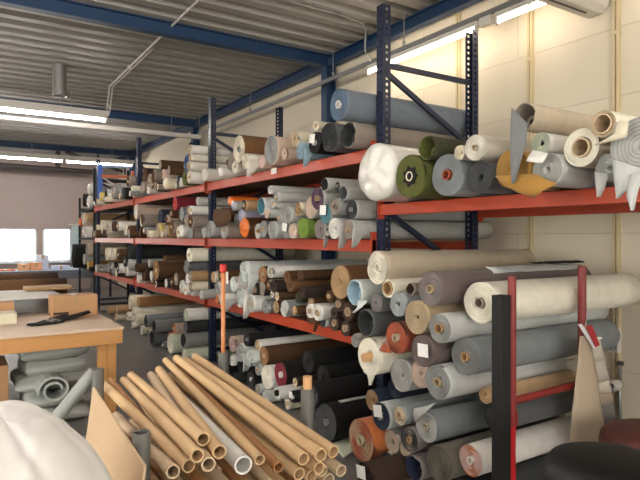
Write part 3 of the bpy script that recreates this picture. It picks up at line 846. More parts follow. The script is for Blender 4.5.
for n_, q in enumerate(rolls):
    rnd = random.Random(n_ * 17 + 3); o = q['o']; r = q['r']
    base = Vector((q['X'], q['y'], q['z'])); q['base'] = base
    q['len'] = min(1.62 + rnd.uniform(-.12, .06), 4.36 - q['X'])
    near = q['bay'] == 'near'
    if near and q['shelf'] == 'floor': q['len'] = min(q['len'], 4.16 - q['X'])
    if q['u'] == 477: q['len'] = .85
    if q['u'] == 460: q['len'] = 1.46
    if q['u'] == 340 and bay_top(q): q['len'] = 1.42
    if near and q['u'] > 420 and q['v'] > 365 and q['u'] != 477: q['len'] = 1.15
    rcf = float(o.get('rc', .26 if r > .07 else .4)); q['rc'] = min(r * .86, max(.012, min(r * rcf, .034) if 'rc' not in o else r * rcf))
    has_core = q['st'] in ('c', 'p')
    if not has_core: q['rc'] = min(.014, r * .22)
    near = q['bay'] == 'near'
    grp = 'fabric rolls on the %s, %s' % (SHN[q['shelf']], BAYN[q['bay']])
    if near: grp = 'fabric rolls on the orange beam' if q['shelf'] == 'top' else 'fabric rolls stacked behind the red stand'
    t = thing('fabric_roll', q['label'], 'fabric roll', base, grp); q['obj'] = t
    mb = fabric_mesh(q, rnd)
    if 'bulge' in o: mb.v = [(x_, y_*1.22, z_*1.06) if x_ < .2 and y_ > 0 else (x_, y_, z_) for x_, y_, z_ in mb.v]
    mb.v = [Vector(p) + base for p in mb.v]
    side, face = fab(q['side']), fab(q['face'])
    if q['st'] == 'w':
        pl = o.get('wrap', q['face'])
        face = mat('film_' + pl, PAL[pl], .3, var=.1, scale=6, bump=.3, bscale=30, coat=.4)
        side = mat('film_' + q['side'], PAL[q['side']], .35, var=.1, scale=6, bump=.3, bscale=30, coat=.3)
    mb.build('fabric', [side, face, fab(o['spiral']) if 'spiral' in o else second(q['face'])], t, smooth=q['st'] in 'whsf' or True)
    X0, y, z = base
    if q['st'] == 'c' and o.get('core') != 'none':
        cc = o.get('core', 'card'); rc = q['rc'] * .97; out = rnd.uniform(.004, .016)
        b = MB(); b.tube((X0-out, y, z), (X0+q['len']*.55, y, z), rc, n=18, inner=rc*.74 if 'rc' not in o else rc*.84)
        b.build('core_tube', card(cc), t, smooth=False)
    if q['st'] == 'n' and 'core' in o and o['core'] != 'none':
        b = MB(); b.tube((X0+.02, y, z), (X0+q['len']*.5, y, z), q['rc']*.9, n=12); b.build('core_plug', card(o['core']), t)
    if q['st'] == 'p':
        b = MB(); b.tube((X0-.05, y, z-.005), (X0+.3, y, z), q['rc']*.92, n=18); b.build('wooden_core', M_WOOD, t)
    if q['st'] == 'h' and o.get('inner', '1') == '1' and r > .05:
        b = MB(); off = r * .3; b.tube((X0+.06, y-off*.4, z-off), (X0+.5, y-off*.4, z-off), r*.42, n=18, inner=r*.2); b.build('inner_roll', fab(q['face']), t, smooth=False)
    if 'tag' in o:
        w = min(r * .55, .045); a_, c_ = rnd.uniform(-.2, .2), .6
        m0 = Vector((X0-.02, y + r*.15, z + r*.38))
        if q['u'] in (422,): m0 = Vector((X0-.02, y - r*.25, z + r*.1))
        yy, zz = Vector((0, math.cos(a_), math.sin(a_))), Vector((0, -math.sin(a_), math.cos(a_)))
        b = MB(); vs = [m0 + yy*w*i + zz*w*j*.9 + Vector((dx, 0, 0)) for dx in (0, .003) for i, j in ((-1,-1),(1,-1),(1,1),(-1,1))]
        b.add(vs, [(3,2,1,0),(4,5,6,7),(0,1,5,4),(1,2,6,5),(2,3,7,6),(3,0,4,7)]); b.build('paper_tag', M_PAPER, t)
    if 'tagb' in o:
        b = MB(); b.tube((X0+.55, y, z), (X0+.62, y, z), r*1.008, n=36, inner=r*.99); b.build('paper_band', M_PAPER, t)
    if 'star' in o:
        b = MB(); k = 14; pts = [(X0-.006, y + (r*.5 if i % 2 else r*.36)*math.cos(2*PI*i/k), z + (r*.5 if i % 2 else r*.36)*math.sin(2*PI*i/k)) for i in range(k)]
        b.loft([pts, [(X0+.012, p[1], p[2]) for p in pts]]); b.build('black_lining', fab('black'), t)
    if 'flap' in o:   # loose end of the cloth hanging from the side of the roll
        w = min(.2, max(.05, 2.79 - X0)); drop = min(r * .9, .12)
        zb = max(.008, z - r - drop) if q['shelf'] == 'floor' else z - r - drop
        A = [Vector((X0 - .004, y - r*.96, z + r*.1)), Vector((X0 - .006, y - r*.95, z - r*.45)), Vector((X0 - .01, y - r*.92, z - r*.85)), Vector((X0 - .012, y - r*.8, zb))]
        B = [Vector((X0 + w, y - r*.96, z + r*.1)), Vector((X0 + w, y - r*.96, z - r*.3)), Vector((X0 + w*.6, y - r*.93, z - r*.7)), Vector((X0 + w*.2, y - r*.86, zb + .01))]
        sheet('loose_flap', A, B, .006, fab(o['flap']), t, bulge=0, bdir=(0, -1, 0), seed=n_)
def roll_at(u, v):
    return min(rolls, key=lambda q: (q['u']-u)**2 + (q['v']-v)**2)

drape_done = 0
def drape(u, v, X, A, B, k, name='loose_flap', bulge=.02):
    q = roll_at(u, v); p = Vector((q['X'], q['y'], q['z'])); dd = depth(p)
    du, dv = CU + F*(cs*p.x-sn*p.y)/dd - u, CV - F*(p.z-ZC)/dd - v
    A = [(a+du, b+dv) for a, b in A]; B = [(a+du, b+dv) for a, b in B]
    sheet(name, [PX(a, b, X) for a, b in A], [PX(a, b, X) for a, b in B], .006, fab(k), q['obj'], bulge=bulge, seed=u)
drape(524, 119, 2.45, [(512,110),(511,136),(511,163),(514,186)], [(528,126),(527,145),(521,165),(516,185)], 'midgrey')
drape(514, 176, 2.47, [(497,183),(507,192),(521,200),(537,205)], [(538,181),(548,186),(555,189),(559,191)], 'mustard')
drape(603, 170, 2.54, [(590,174),(591,187),(594,199)], [(604,176),(600,189),(595,199)], 'lightgrey')
drape(640, 150, 2.47, [(613,162),(615,184),(618,202)], [(642,172),(633,187),(620,201)], 'palegrey')
drape(640, 150, 2.44, [(630,178),(627,200),(633,214)], [(646,170),(638,194),(634,213)], 'palegrey')
drape(595.5, 129.5, 2.45, [(610,128),(607,140),(599,148)], [(622,126),(620,143),(588,151)], 'cream')
drape(534, 148, 2.46, [(526,155),(522,162),(520,166)], [(542,158),(538,165),(536,168)], 'white')
drape(396, 337.5, 2.43, [(384,342),(381,347),(380,350)], [(391,348),(391,352),(391,353)], 'rust')
drape(424, 428.5, 2.45, [(411,416),(412,410),(425,408)], [(413,424),(420,417),(434,404)], 'palegrey', bulge=.01)
drape(373, 357.5, 2.47, [(367,372),(371,376),(375,386)], [(383,371),(379,377),(376,386)], 'ivory')
drape(352, 292, 2.43, [(356,300),(355,307),(352.5,312)], [(366,300),(360,307),(353.5,312)], 'skywhite')

drape(222, 216, 2.58, [(214,209),(213,219),(217,227)], [(231,208),(231,219),(226,226)], 'brown')
q = roll_at(430.6, 288.5)
for x0, x1, a0, a1, up, k, nm in ((2.95, 3.95, -.75, .15, .008, 'palegrey', 'pale grey cloth lying along the top of the fuzzy mauve-brown roll'), (3.45, 4.0, -.35, .3, .03, 'black', 'folded black cloth on the back of the fuzzy mauve-brown roll')):
    b = MB(); n = 8; rr = q['r'] + up; vs = []
    for i in range(13):
        x = x0 + (x1-x0)*i/12
        for j in range(n+1):
            a = a0 + (a1-a0)*j/n * (1 - .5*abs(i-6)/12)
            vs.append((x, q['y'] + rr*math.sin(a), q['z'] + rr*math.cos(a) + .01*noise.noise((x*5, a*3, up))))
    b.add(vs, [(i*(n+1)+j, i*(n+1)+j+1, (i+1)*(n+1)+j+1, (i+1)*(n+1)+j) for i in range(12) for j in range(n)])
    tag(b.build('cloth_remnant', fab(k), smooth=True, solid=.008), nm, 'cloth')

q = roll_at(325, 424); b = MB(); vs = []
for i in range(15):
    x = q['X'] + .12 + 1.35*i/14
    for a in (-.28, -.14, 0): vs.append((x, q['y'] + (q['r']+.006)*math.sin(a + .03*math.sin(i)), q['z'] + (q['r']+.006)*math.cos(a + .03*math.sin(i))))
b.add(vs, [(i*3+j, i*3+j+1, i*3+j+4, i*3+j+3) for i in range(14) for j in range(2)])
tag(b.build('cloth_strip', fab('lightgrey'), smooth=True, solid=.004), 'narrow pale grey cloth strip along the top of the thick black roll', 'cloth')
# ------------------------------------------------------------------ trolley of cardboard tubes
M_PIPE = mat('grey_steel_pipe', (112,112,108), .5, metal=.35, var=.25, scale=12)
tr = thing('tube_trolley', 'grey steel trolley with four pipe uprights holding the cardboard tubes', 'trolley', (1.03, 2.8, 0))
PO = [(.60, 2.19), (.68, 3.37), (1.46, 2.38), (1.46, 3.42)]
for x, y in PO:
    b = MB(); b.tube((x, y, .1), (x, y, .905), .033, n=22, inner=.026); b.tube((x, y, .1), (x, y, .6), .026, n=16); b.build('upright', M_PIPE, tr, smooth=False)
for z in (.40, .14):
    for (x0, y0), (x1, y1) in ((PO[0], PO[2]), (PO[1], PO[3])):
        b = MB(); b.bar((x0, y0, z), (x1, y1, z), .05, .05); b.build('crossbar', M_PIPE, tr)
for (x0, y0), (x1, y1) in ((PO[0], PO[1]), (PO[2], PO[3])):
    b = MB(); b.bar((x0, y0-.1, .14), (x1, y1+.1, .14), .05, .05); b.build('side_rail', M_PIPE, tr)
for x, y in PO:
    b = MB(); b.tube((x-.015, y, .056), (x+.015, y, .056), .055, n=20); b.bar((x, y, .05), (x, y, .115), .05, .03); b.build('caster', mat('black_rubber', (28,28,30), .6), tr)
TUBES = '''
202.5 440.5 13.5 130 376 kraft
199 457.5 13.5 123.7 381 kraft
184 472.7 13 102 384 kraft
170 470.6 11 118 415 card
205 489 14 111 378.5 camel
217.5 454 12.5 159 372 kraft
212 464.5 12 157 382 card
240 471 19 152 378 white
260 460 13.5 167 361 kraft
284.5 470 13 180 369 camel
296 471 13 172 372 kraft
305 460 13 176.5 363 kraft
319 459 13.5 184 362 kraft
333.5 458 12.5 196 360 kraft
328 467 12 191 367 card
336.5 471 12 205 361 card
318 468 12.5 180 374 kraft
328 477 12.5 197 369 card
309 476 13 176 378 kraft
219 469 11 160 388 card
168 403 13 146 382 camel
180 490 13 130 402 card
196 492 13 140 398 kraft
228 488 13 150 396 card
250 487 13 163 388 camel
270 484 13 171 384 card
290 484 13 184 380 kraft
'''
tb = []
for line in TUBES.strip().splitlines():
    a = line.split(); u, v, dpx, fu, fv = map(float, a[:5])
    ny, fy = 2.0 + .05 * math.sin(u), 3.68 + .06 * math.sin(fu * 1.7)
    if u == 168: ny = 3.1
    n_, f_ = PY(u, v, ny), PY(fu, fv, fy)
    tb.append([n_, f_, min(.045, max(.026, dpx * .5 * depth(n_) / F)), a[5], (u, v)])
for i, x in enumerate((.72, .80, .88, .96, 1.04, 1.12, 1.20, 1.28, 1.36)):
    tb.append([Vector((x, 1.99 + .03*math.sin(i*2.), .46)), Vector((x, 3.7, .46)), .031, ('card', 'kraft', 'camel')[i % 3], (x*100, 900)])
TS = (0, .2, .4, .6, .8, 1)
def tclamp(t):
    for q in (t[0], t[1]):
        q.x = min(max(q.x, (.64 if q is t[0] else .72) + t[2]), 1.42 - t[2]); q.z = max(q.z, .4265 + t[2])
for it in range(900):
    for t in tb:
        pass
    for i, a in enumerate(tb):
        for b in tb[i+1:]:
            need = a[2] + b[2] + .004
            for s in TS:
                Yp = a[0].y + (a[1].y - a[0].y) * s
                s2 = (Yp - b[0].y) / (b[1].y - b[0].y)
                if not -.05 <= s2 <= 1.05: continue
                pa, pb = a[0].lerp(a[1], s), b[0].lerp(b[1], s2)
                dx, dz = pb.x - pa.x, pb.z - pa.z; d = math.hypot(dx, dz)
                if d < need:
                    if d < 1e-4: dx, dz, d = .01, .01, .0141
                    k = (need - d) / d * .25
                    for t, sg, ss in ((a, -1, s), (b, 1, s2)):
                        for q, wt in ((t[0], 1 - ss), (t[1], ss)):
                            q.x += sg * dx * k * wt * 1.6; q.z += sg * dz * k * wt * 1.6
    for t in tb: tclamp(t)
for n_ in range(4):
  for i, a in enumerate(tb):
    for b in tb[i+1:]:
      for k_ in range(61):
        s = k_/60; Yp = a[0].y + (a[1].y - a[0].y) * s; s2 = (Yp - b[0].y) / (b[1].y - b[0].y)
        if not -.05 <= s2 <= 1.05: continue
        pa, pb = a[0].lerp(a[1], s), b[0].lerp(b[1], s2); ex = a[2] + b[2] + .004 - math.hypot(pb.x-pa.x, pb.z-pa.z)
        if ex > 0: a[2] -= ex/2; b[2] -= ex/2
tb.sort(key=lambda t: -(t[0].z))
nm = {'kraft': 'kraft brown', 'card': 'mid-brown', 'camel': 'darker orange-brown', 'white': 'white'}
cn = {}
for n_, t in enumerate(tb): cn.setdefault(t[3], []).append(t)
def ordn(i): return ORD[i] if i < len(ORD) else 'lower'
for k, L in cn.items():
    L.sort(key=lambda t: -t[0].x)
    for i, t in enumerate(L):
        lab = 'white cardboard tube among the brown tubes on the trolley' if k == 'white' else \
              '%s %s cardboard tube on the trolley counted from the racking side' % (ordn(i), nm[k])
        if t[4][0] == 168: lab = 'short orange-brown cardboard tube lying far back on the trolley'
        b = MB(); m = card(k); b.tube(t[0], t[1], t[2], n=24, inner=t[2]*.8)
        tag(b.build('cardboard_tube', m), lab, 'cardboard tube', 'cardboard tubes on the trolley')
# poles standing in two of the uprights
x, y = PO[3]; pl = thing('wooden_pole', 'tall thin orange wooden pole with red cap in a trolley upright', 'pole', (x, y, .6))
b = MB(); b.tube((x, y, .602), (x, y, 1.43), .014, n=14); b.build('pole', mat('orange_stick', (196,128,82), .55, var=.12, stretch=(1,1,.15)), pl, smooth=True)
b = MB(); b.tube((x, y, 1.42), (x, y, 1.475), .022, n=16); b.build('cap', mat('red_cap', (200,40,34), .4), pl, bevel=.008)
b = MB(); b.box((x+.0145, y-.02, 1.35), (x+.026, y+.02, 1.425)); b.build('paper_tie', M_PAPER, pl)
x, y = PO[2]; b = MB(); b.tube((x, y, .602), (x, y, .965), .022, n=14)
tag(b.build('wooden_stick', mat('stick_wood', PAL['woodlight']), smooth=False), 'short wooden stick standing in the trolley upright beside the black roll', 'stick')
# board leaning along the trolley
A0, A1 = Vector((.572, 2.95, .91)), Vector((.552, 1.98, .855))
b = MB(); t = .008; lean = .12
for dx in (0,):
    vs = []
    for q in (0, t):
        vs += [(A1.x+q, A1.y, A1.z), (A0.x+q, A0.y, A0.z), (A0.x+q-lean, A0.y, .005), (A1.x+q-lean, A1.y, .005)]
    b.add(vs, [(3,2,1,0),(4,5,6,7),(0,1,5,4),(1,2,6,5),(2,3,7,6),(3,0,4,7)])
tag(b.build('cardboard_sheet', mat('pale_board', (206,176,140), .7, var=.05, scale=2)), 'large pale tan board standing upright along the trolley', 'board')
# ------------------------------------------------------------------ white bundle in front
def lump(name, m, parent, c, rad, seed=0, amp=.06, nu=64, nv=40, p=2.4, z0=.002, folds=()):
    b = MB(); vs = []
    for j in range(nv + 1):
        ph = -PI/2 + PI * j / nv
        for i in range(nu):
            th = 2*PI*i/nu
            sg = lambda a: math.copysign(abs(a) ** (2/p), a)
            d = Vector((sg(math.cos(ph)) * math.cos(th), sg(math.cos(ph)) * math.sin(th), sg(math.sin(ph))))
            k = 1 + amp * noise.noise(d * 1.7 + Vector((seed, 0, 0))) + amp * .25 * noise.noise(d * 5 + Vector((seed, 3, 0)))
            for fx, fy, fz, fa, fw in folds:
                q = d.x*fx + d.y*fy + d.z*fz; k += fa * math.exp(-((q - .55 - .12*noise.noise(d*1.5)) / fw) ** 2)
            v = Vector((c[0] + d.x*rad[0]*k, c[1] + d.y*rad[1]*k, c[2] + d.z*rad[2]*k)); v.z = max(v.z, z0)
            vs.append(v)
    fs = [(j*nu+i, j*nu+(i+1) % nu, (j+1)*nu+(i+1) % nu, (j+1)*nu+i) for j in range(nv) for i in range(nu)]
    b.add(vs, fs); return b.build(name, m, parent, smooth=True)
wb = thing('fabric_bundle', 'huge white cloth bundle in front of the pale tan board', 'fabric bundle', (-.1, 1.55, 0))
lump('cloth', mat('bundle_cloth', (228,224,218), .85, var=.03, bump=.06, bscale=40), wb, (.115, 1.75, .55), (.30, .5, .60), seed=4, amp=.05, p=2.7, nu=96, nv=64,
     folds=((.3,-.5,.75,.014,.03), (.6,.1,.55,-.014,.03), (-.2,-.6,.75,.014,.03), (.75,-.4,.3,.012,.03)))
# ------------------------------------------------------------------ work table and what is under it
M_TOP = mat('table_top', (208,184,160), .55, var=.06, scale=3)
M_PINE = mat('pine', (196,142,82), .55, var=.22, scale=5, stretch=(.25, 4, 4))
TX, TY, TZ, TY2 = 1.27, 5.19, .85, 9.3
tbx = thing('work_table', 'long wooden work table with pine legs and pale top', 'table', (-1, 7.2, 0))
b = MB(); b.box((-3.4, TY, TZ-.022), (TX, TY2, TZ)); b.build('table_top', M_TOP, tbx, bevel=.004)
b = MB(); b.box((-3.36, TY+.01, TZ-.145), (TX-.01, TY+.055, TZ-.022)); b.build('apron', M_PINE, tbx, bevel=.004)
b = MB(); b.box((TX-.055, TY+.055, TZ-.145), (TX-.01, TY2-.01, TZ-.022)); b.build('apron', M_PINE, tbx, bevel=.004)
b = MB(); b.box((TX-.17, TY+.002, TZ-.12), (TX-.02, TY+.012, TZ-.04))
for dx in (-.15, -.05):
    b2 = MB(); b2.tube((TX+dx, TY+.011, TZ-.08), (TX+dx, TY+.004, TZ-.08), .008, n=10); b2.build('bolt', M_GALV, tbx)
for x in (TX-.2, -1.1, -3.3):
    for y in (TY+.06, TY2-.2):
        for k in (0, 1):
            b = MB(); b.box((x+.075*k, y, 0), (x+.072+.075*k, y+.1, TZ-.022)); b.build('leg', M_PINE, tbx, bevel=.004)
# folded felt under the table
M_FELT = mat('grey_green_felt', (176,180,175), .92, var=.08, bump=.3, bscale=120)
ff = thing('folded_felt', 'big folded pile of grey-green felt under the work table', 'fabric bundle', (.75, 5.7, 0))
def fold(name, x0, x1, z0, z1, y0, y1, seed, n=2, axis='x'):
    """one thick layer folded over: rounded slab with a sagging free edge"""
    b = MB(); rings = []; K = 28; h = z1 - z0
    for k in range(22):
        s = k / 21; y = y0 + (y1 - y0) * s; ring = []
        e = min(1, math.sin(PI * min(max(s, .02), .98)) * 1.9 + .25)
        for i in range(K):
            t = 2*PI*i/K; cx, cz = math.cos(t), math.sin(t)
            sg = lambda a, q: math.copysign(abs(a) ** q, a)
            px = (x0+x1)/2 + (x1-x0)/2 * sg(cx, .45) * (.96 + .04*e); pz = (z0+z1)/2 + h/2 * sg(cz, .7) * e
            p = Vector((px, y, pz)); nz = noise.noise(p * 3.2 + Vector((seed, 0, 0)))
            p.z += .04 * nz + .018 * noise.noise(p * 9 + Vector((seed, 0, 0))) * (1 if cz > -.3 else .4); p.x += .05 * noise.noise(p * 2.5 + Vector((0, seed, 0))); p.y += .03 * noise.noise(p*4 + Vector((0, 0, seed)))
            p.z = max(p.z, .004); ring.append(p)
        rings.append(ring)
    b.loft(rings); return b.build(name, M_FELT, ff, smooth=True)
for i, (x0, x1, z0, z1) in enumerate(((.46, 1.05, .004, .15), (.5, 1.02, .14, .3), (.44, 1.04, .29, .43), (.5, 1.0, .42, .56), (.46, 1.03, .55, .69))):
    fold('fold', x0, x1, z0, z1, 5.44 + .02*i, 6.1, i * 5 + 2)
b = MB(); rings = []
for k in range(24):
    th = 2*PI*k/24*1.6; rr = .05 + .075 * k / 24
    rings.append([Vector((.72 + rr*math.cos(th) + dx*math.cos(th), yy, .34 + rr*math.sin(th)*.9 + dx*math.sin(th))) for yy, dx in ((5.3, 0), (5.3, .016), (5.6, .016), (5.6, 0))])
b.loft(rings); b.build('curled_edge', M_FELT, ff, smooth=False)
bx = MB(); q = PY(0, 380, 5.5)
cbx = thing('cardboard_box', 'brown cardboard box standing under the work table', 'box', (-.05, 5.6, 0))
def carton(t, lo, hi, m, tape=True, flaps=False):
    b = MB(); b.box(lo, hi); t = b.build('carton', m, t, bevel=.006)
    b = MB(); b.box(((lo[0]+hi[0])/2-.025, lo[1]-.0015, hi[2]-.09), ((lo[0]+hi[0])/2+.025, hi[1]+.0015, hi[2]+.0015)); b.build('tape', mat('parcel_tape', (176,140,98), .3), t)
M_BOX = mat('box_board', (186,142,100), .75, var=.06, scale=4)
carton(cbx, (-.35, 5.5, .002), (PY(8.5, 380, 5.5).x, 5.95, .56), M_BOX)
# tilted rolls of felt beside the pile, standing under the table end
def plain_roll(name, label, p0, p1, r, m, m2, group=None, rc=None, seed=0, cat='fabric roll', soft=.03):
    t = thing(name, label, cat, Vector(p0), group); p0, p1 = Vector(p0), Vector(p1); d = (p1-p0).normalized(); a = d.orthogonal().normalized(); c = d.cross(a)
    rc = rc or r * .25; n = 24; b = MB(); rings = []
    for k in range(9):
        x = (p1-p0).length * k / 8
        rings.append([p0 + d*x + (a*math.cos(2*PI*i/n) + c*math.sin(2*PI*i/n)) * r * (1 - soft*(.5+.5*noise.noise((math.cos(2*PI*i/n)*2+seed, math.sin(2*PI*i/n)*2, x*2)))) for i in range(n)])
    L = (p1-p0).length
    fr = [[p0 + d*(.012*(k % 2)) + (a*math.cos(2*PI*i/n) + c*math.sin(2*PI*i/n)) * (rc + (r*.98-rc)*k/5) for i in range(n)] for k in range(6)]
    hole = [[p0 + d*.2 + (a*math.cos(2*PI*i/n) + c*math.sin(2*PI*i/n)) * rc * .9 for i in range(n)]]
    b.loft(hole + fr, 1, True, False); b.loft([fr[-1]] + rings, 0, False, True)
    b.build('fabric', [m, m2], t, smooth=True)
    b = MB(); b.tube(p0 - d*.006, p0 + d*.19, rc*.97, n=18, inner=rc*.75); b.build('core_tube', card(), t)
    e0 = 1; return t
plain_roll('felt_roll', 'thin roll of grey-green felt lying slanted against the folded pile', (.58, 4.95, .075), (1.0, 5.12, .5), .055, M_FELT, M_FELT, seed=3)
plain_roll('felt_roll', 'grey-green felt roll lying on the floor behind the pale tan board', (.3, 4.45, .075), (1.02, 4.62, .075), .07, M_FELT, M_FELT, seed=8)
# things on the work table
bx = thing('cardboard_box', 'brown cardboard box on the near end of the work table', 'box', (1.0, 6.2, TZ))
carton(bx, (PY(52, 300, 6.1).x, 6.1, TZ+.001), (TX-.04, 6.36, TZ+.215), M_BOX)
b = MB(); q = PY(60, 312, 6.1); b.box((q.x-.06, 6.0975, TZ+.03), (q.x+.08, 6.1, TZ+.055)); b.build('printed_mark', mat('box_ink', (70,50,40), .7), bx)
bk = thing('black_strips', 'folded black cloth strips with pale bands lying before the cardboard box', 'cloth', (.7, 5.7, TZ))
M_BS = fab('black')
for i, (u0, v0, u1, v1, w_) in enumerate(((29, 324, 62, 320, .075), (40, 322, 66, 316.5, .06), (58, 319.5, 88, 315, .06))):
    p0 = PX(u0, v0, 1); d_ = ray(u0, v0); p0 = Vector((0,0,ZC)) + d_*((TZ+.02-ZC)/d_.z); d_ = ray(u1, v1); p1 = Vector((0,0,ZC)) + d_*((TZ+.02-ZC)/d_.z)
    b = MB(); rings = []
    for k in range(10):
        s = k/9; p = p0.lerp(p1, s); e = (p1-p0).normalized(); c_ = Vector((-e.y, e.x, 0)); ww = w_ * (.6 + .4*math.sin(PI*s)); hh = .012 + .006*noise.noise(p*9)
        rings.append([Vector((p.x, p.y, TZ+.001+.02*i*(s if i else 0))) + c_*ww*a_ + Vector((0,0,1))*(hh*2*b_) for a_, b_ in ((-1,0),(-1,.6),(-.4,1),(.3,.9),(1,.6),(1,0))])
    b.loft(rings); b.build('strip', M_BS, bk, smooth=False)
    if i == 0:
        for s in (.62, .8):
            p = p0.lerp(p1, s); e = (p1-p0).normalized(); c_ = Vector((-e.y, e.x, 0)); b = MB(); b.bar(p - c_*w_*.9 + Vector((0,0,.008)), p + c_*w_*.9 + Vector((0,0,.008)), .02, .012); b.build('silver_band', M_GALV, bk)
TT = TZ + .001
def trow(y, x1, r, col, lab, z=0, x0=-2.6, c2=None):
    return plain_roll('fabric_roll', lab, (x1, y, TT+z+r), (x0, y, TT+z+r), r, fab(col), fab(c2 or col), 'fabric rolls on the work table', seed=y)
trow(6.62, PY(49, 306, 6.62).x, .075, 'bluegrey', 'blue-grey roll lying on the work table behind the cardboard box')
def flat(y0, y1, u1, z, h, col, lab, name='folded_cloth', cat='cloth', x0=-2.4):
    b = MB(); n = 30; x1 = PY(u1, 290, y0).x; K = 8; rings = []
    for i in range(n+1):
        x = x0 + (x1-x0)*i/n; ring = []
        for k in range(16):
            t = 2*PI*k/16; sg = lambda a, q: math.copysign(abs(a)**q, a)
            p = Vector((x + .02*noise.noise((z*9, k*.7, 1)), (y0+y1)/2 + (y1-y0)/2*sg(math.cos(t), .3), z + h/2 + h/2*sg(math.sin(t), .5)))
            p.z -= .12*h*abs(noise.noise((x*3, p.y*4, z*7))) if math.sin(t) > 0 else 0; ring.append(p)
        rings.append(ring)
    b.loft(rings); return tag(b.build(name, fab(col), smooth=True), lab, cat, 'cloth lengths on the work table')
flat(6.86, 8.0, 58, TT, .045, 'cream', 'lowest cream cloth length in the flat pile on the work table')
flat(6.95, 8.04, 66, TT+.046, .05, 'pinkbeige', 'pinkish cloth length in the middle of the flat pile on the work table')
flat(6.9, 7.98, 62, TT+.097, .05, 'white', 'topmost white cloth length of the flat pile on the work table')
flat(7.55, 7.9, 72, TT+.148, .05, 'tan', 'long tan board on top of the flat cloth pile', name='tan_board', cat='board', x0=PY(26, 288, 7.55).x)
trow(8.3, PY(66, 282, 8.3).x, .125, 'midbrown', 'thick mid brown roll on the work table, second before its end')
trow(8.66, PY(57, 276, 8.66).x, .155, 'brown', 'thick dark brown roll lying at the window end of the work table')
pb = MB(); q0, q1 = PY(-6, 320, 5.9), PY(17, 320, 5.9); pb.box((q0.x-.2, 5.9, TT), (q1.x, 6.15, TZ+.1))
tag(pb.build('paper_stack', mat('cream_paper', (214,206,180), .7), bevel=.004), 'cream block of paper on the work table by the cardboard box', 'paper stack')
cb2 = thing('cardboard_box', 'tan cardboard box behind the cream paper block on the work table', 'box', (.2, 6.3, TZ))
carton(cb2, (-.3, 6.25, TT), (PY(14.5, 308, 6.25).x, 6.5, TZ+.16), M_BOX)
# ------------------------------------------------------------------ table and boxes below the windows
wt = thing('sorting_table', 'low table with pale blue cloth below the end windows', 'table', (-3.5, 17.5, 0))
b = MB(); b.box((-6.4, 16.9, .70), (YBx(86), 18.3, .74)); b.build('table_top', mat('blue_sheet', (170,184,206), .7), wt)
b = MB(); b.box((-6.4, 16.88, .5), (YBx(86), 16.9, .735)); b.build('hanging_cloth', mat('grey_sheet', (104,108,116), .7), wt)
for x in (-6.3, YBx(86)-.1):
    for y in (16.95, 18.2): b = MB(); b.box((x, y, 0), (x+.06, y+.06, .70)); b.build('leg', M_GALV, wt)
def fbox(u0, u1, v0, c, lab, y=17.2, d=.4, name='cardboard_box', cat='box'):
    a, e = PY(u0, 270, y), PY(u1, 270, y); z1 = PY(u0, v0, y).z
    t = thing(name, lab, cat, (a.x, y, .74)); b = MB(); b.box((a.x, y, .742), (e.x, y+d, z1)); b.build('carton', mat(name + c.__str__(), c, .75), t)
    b = MB(); b.box(((a.x+e.x)/2-.03, y-.002, max(.743, z1-.1)), ((a.x+e.x)/2+.03, y+d, z1+.002)); b.build('tape', mat('parcel_tape', (176,140,98), .3), t); return t
fbox(-4, 15.5, 270, (206,120,84), 'orange-brown flat box on the window table, beyond the two tan boxes')
fbox(18.5, 29.5, 264.5, (220,164,120), 'tan box on the window table, beside the flat orange box')
fbox(30.5, 42, 263, (216,154,110), 'tan box on the window table, beside the white stack')
t = fbox(37, 48.5, 255.5, (204,212,228), 'white paper stack in front of the window post', y=17.75, name='paper_stack', cat='paper stack')
fbox(52, 70, 266, (190,200,224), 'pale blue flat carton on the window table near the curtain', name='flat_carton')
# shrubs outside
for i, (u, z, s) in enumerate(((2, .9, .26), (20, .8, .26), (47, .95, .26), (64, .7, .26), (-20, .8, .26))):
    p = PY(u, 240, 24)
    sh = thing('shrub', '%s pale shrub outside the end windows counted from the curtain' % ('fourth', 'third', 'second', 'first', 'fifth')[i], 'shrub', (p.x, 24, 0), 'shrubs outside the windows')
    lump('foliage', mat('leaf_pale', (190,206,180), .8, var=.3, scale=9), sh, (p.x, 24, z), (s, s, z), seed=i*3, amp=.5, nu=30, nv=20, p=2)
    b = MB(); b.tube((p.x, 24, -.05), (p.x, 24, z), .04); b.build('stem', M_PINE, sh)
g = MB(); g.box((-30, YB+.25, -.2), (15, 34, -.06)); g.box((-30, -20, -.2), (XL-.21, YB+.25, -.06)); struct(g.build('ground', mat('outdoor_paving', (190,190,186), .9)))

# ------------------------------------------------------------------ red stand holding the floor stack
M_RED = mat('red_paint', (126,36,32), .4, var=.2, scale=10)
M_RED2 = mat('bright_red_paint', (190,24,26), .35)
YS = 2.12
st = thing('roll_stand', 'red tubular steel stand holding back the floor stack of rolls', 'stand', (3.0, YS, 0))
XA, XB = PY(512, 300, YS).x, PY(582, 300, YS).x
za, zb = PY(512, 276, YS).z, PY(582, 266, YS).z
b = MB(); b.tube((XA, YS, .58), (XA, YS, za), .024, n=16); b.build('upright', M_RED, st, smooth=False, bevel=.004)
b = MB(); b.tube((XB, YS, .03), (XB, YS, zb), .026, n=16); b.build('upright', M_RED, st, smooth=False, bevel=.004)
b = MB(); b.tube((XA, YS, .03), (XA, YS, .6), .021, n=16); b.build('lower_leg', M_RED2, st, smooth=False)
b = MB(); b.tube((XA, YS, .58), (XA, YS, .66), .034, n=16); b.build('collar', M_RED, st, bevel=.005)
b = MB(); b.tube((XA, YS, .715), (XB, YS, .725), .022, n=14); b.build('crossbar', M_RED, st, smooth=False)
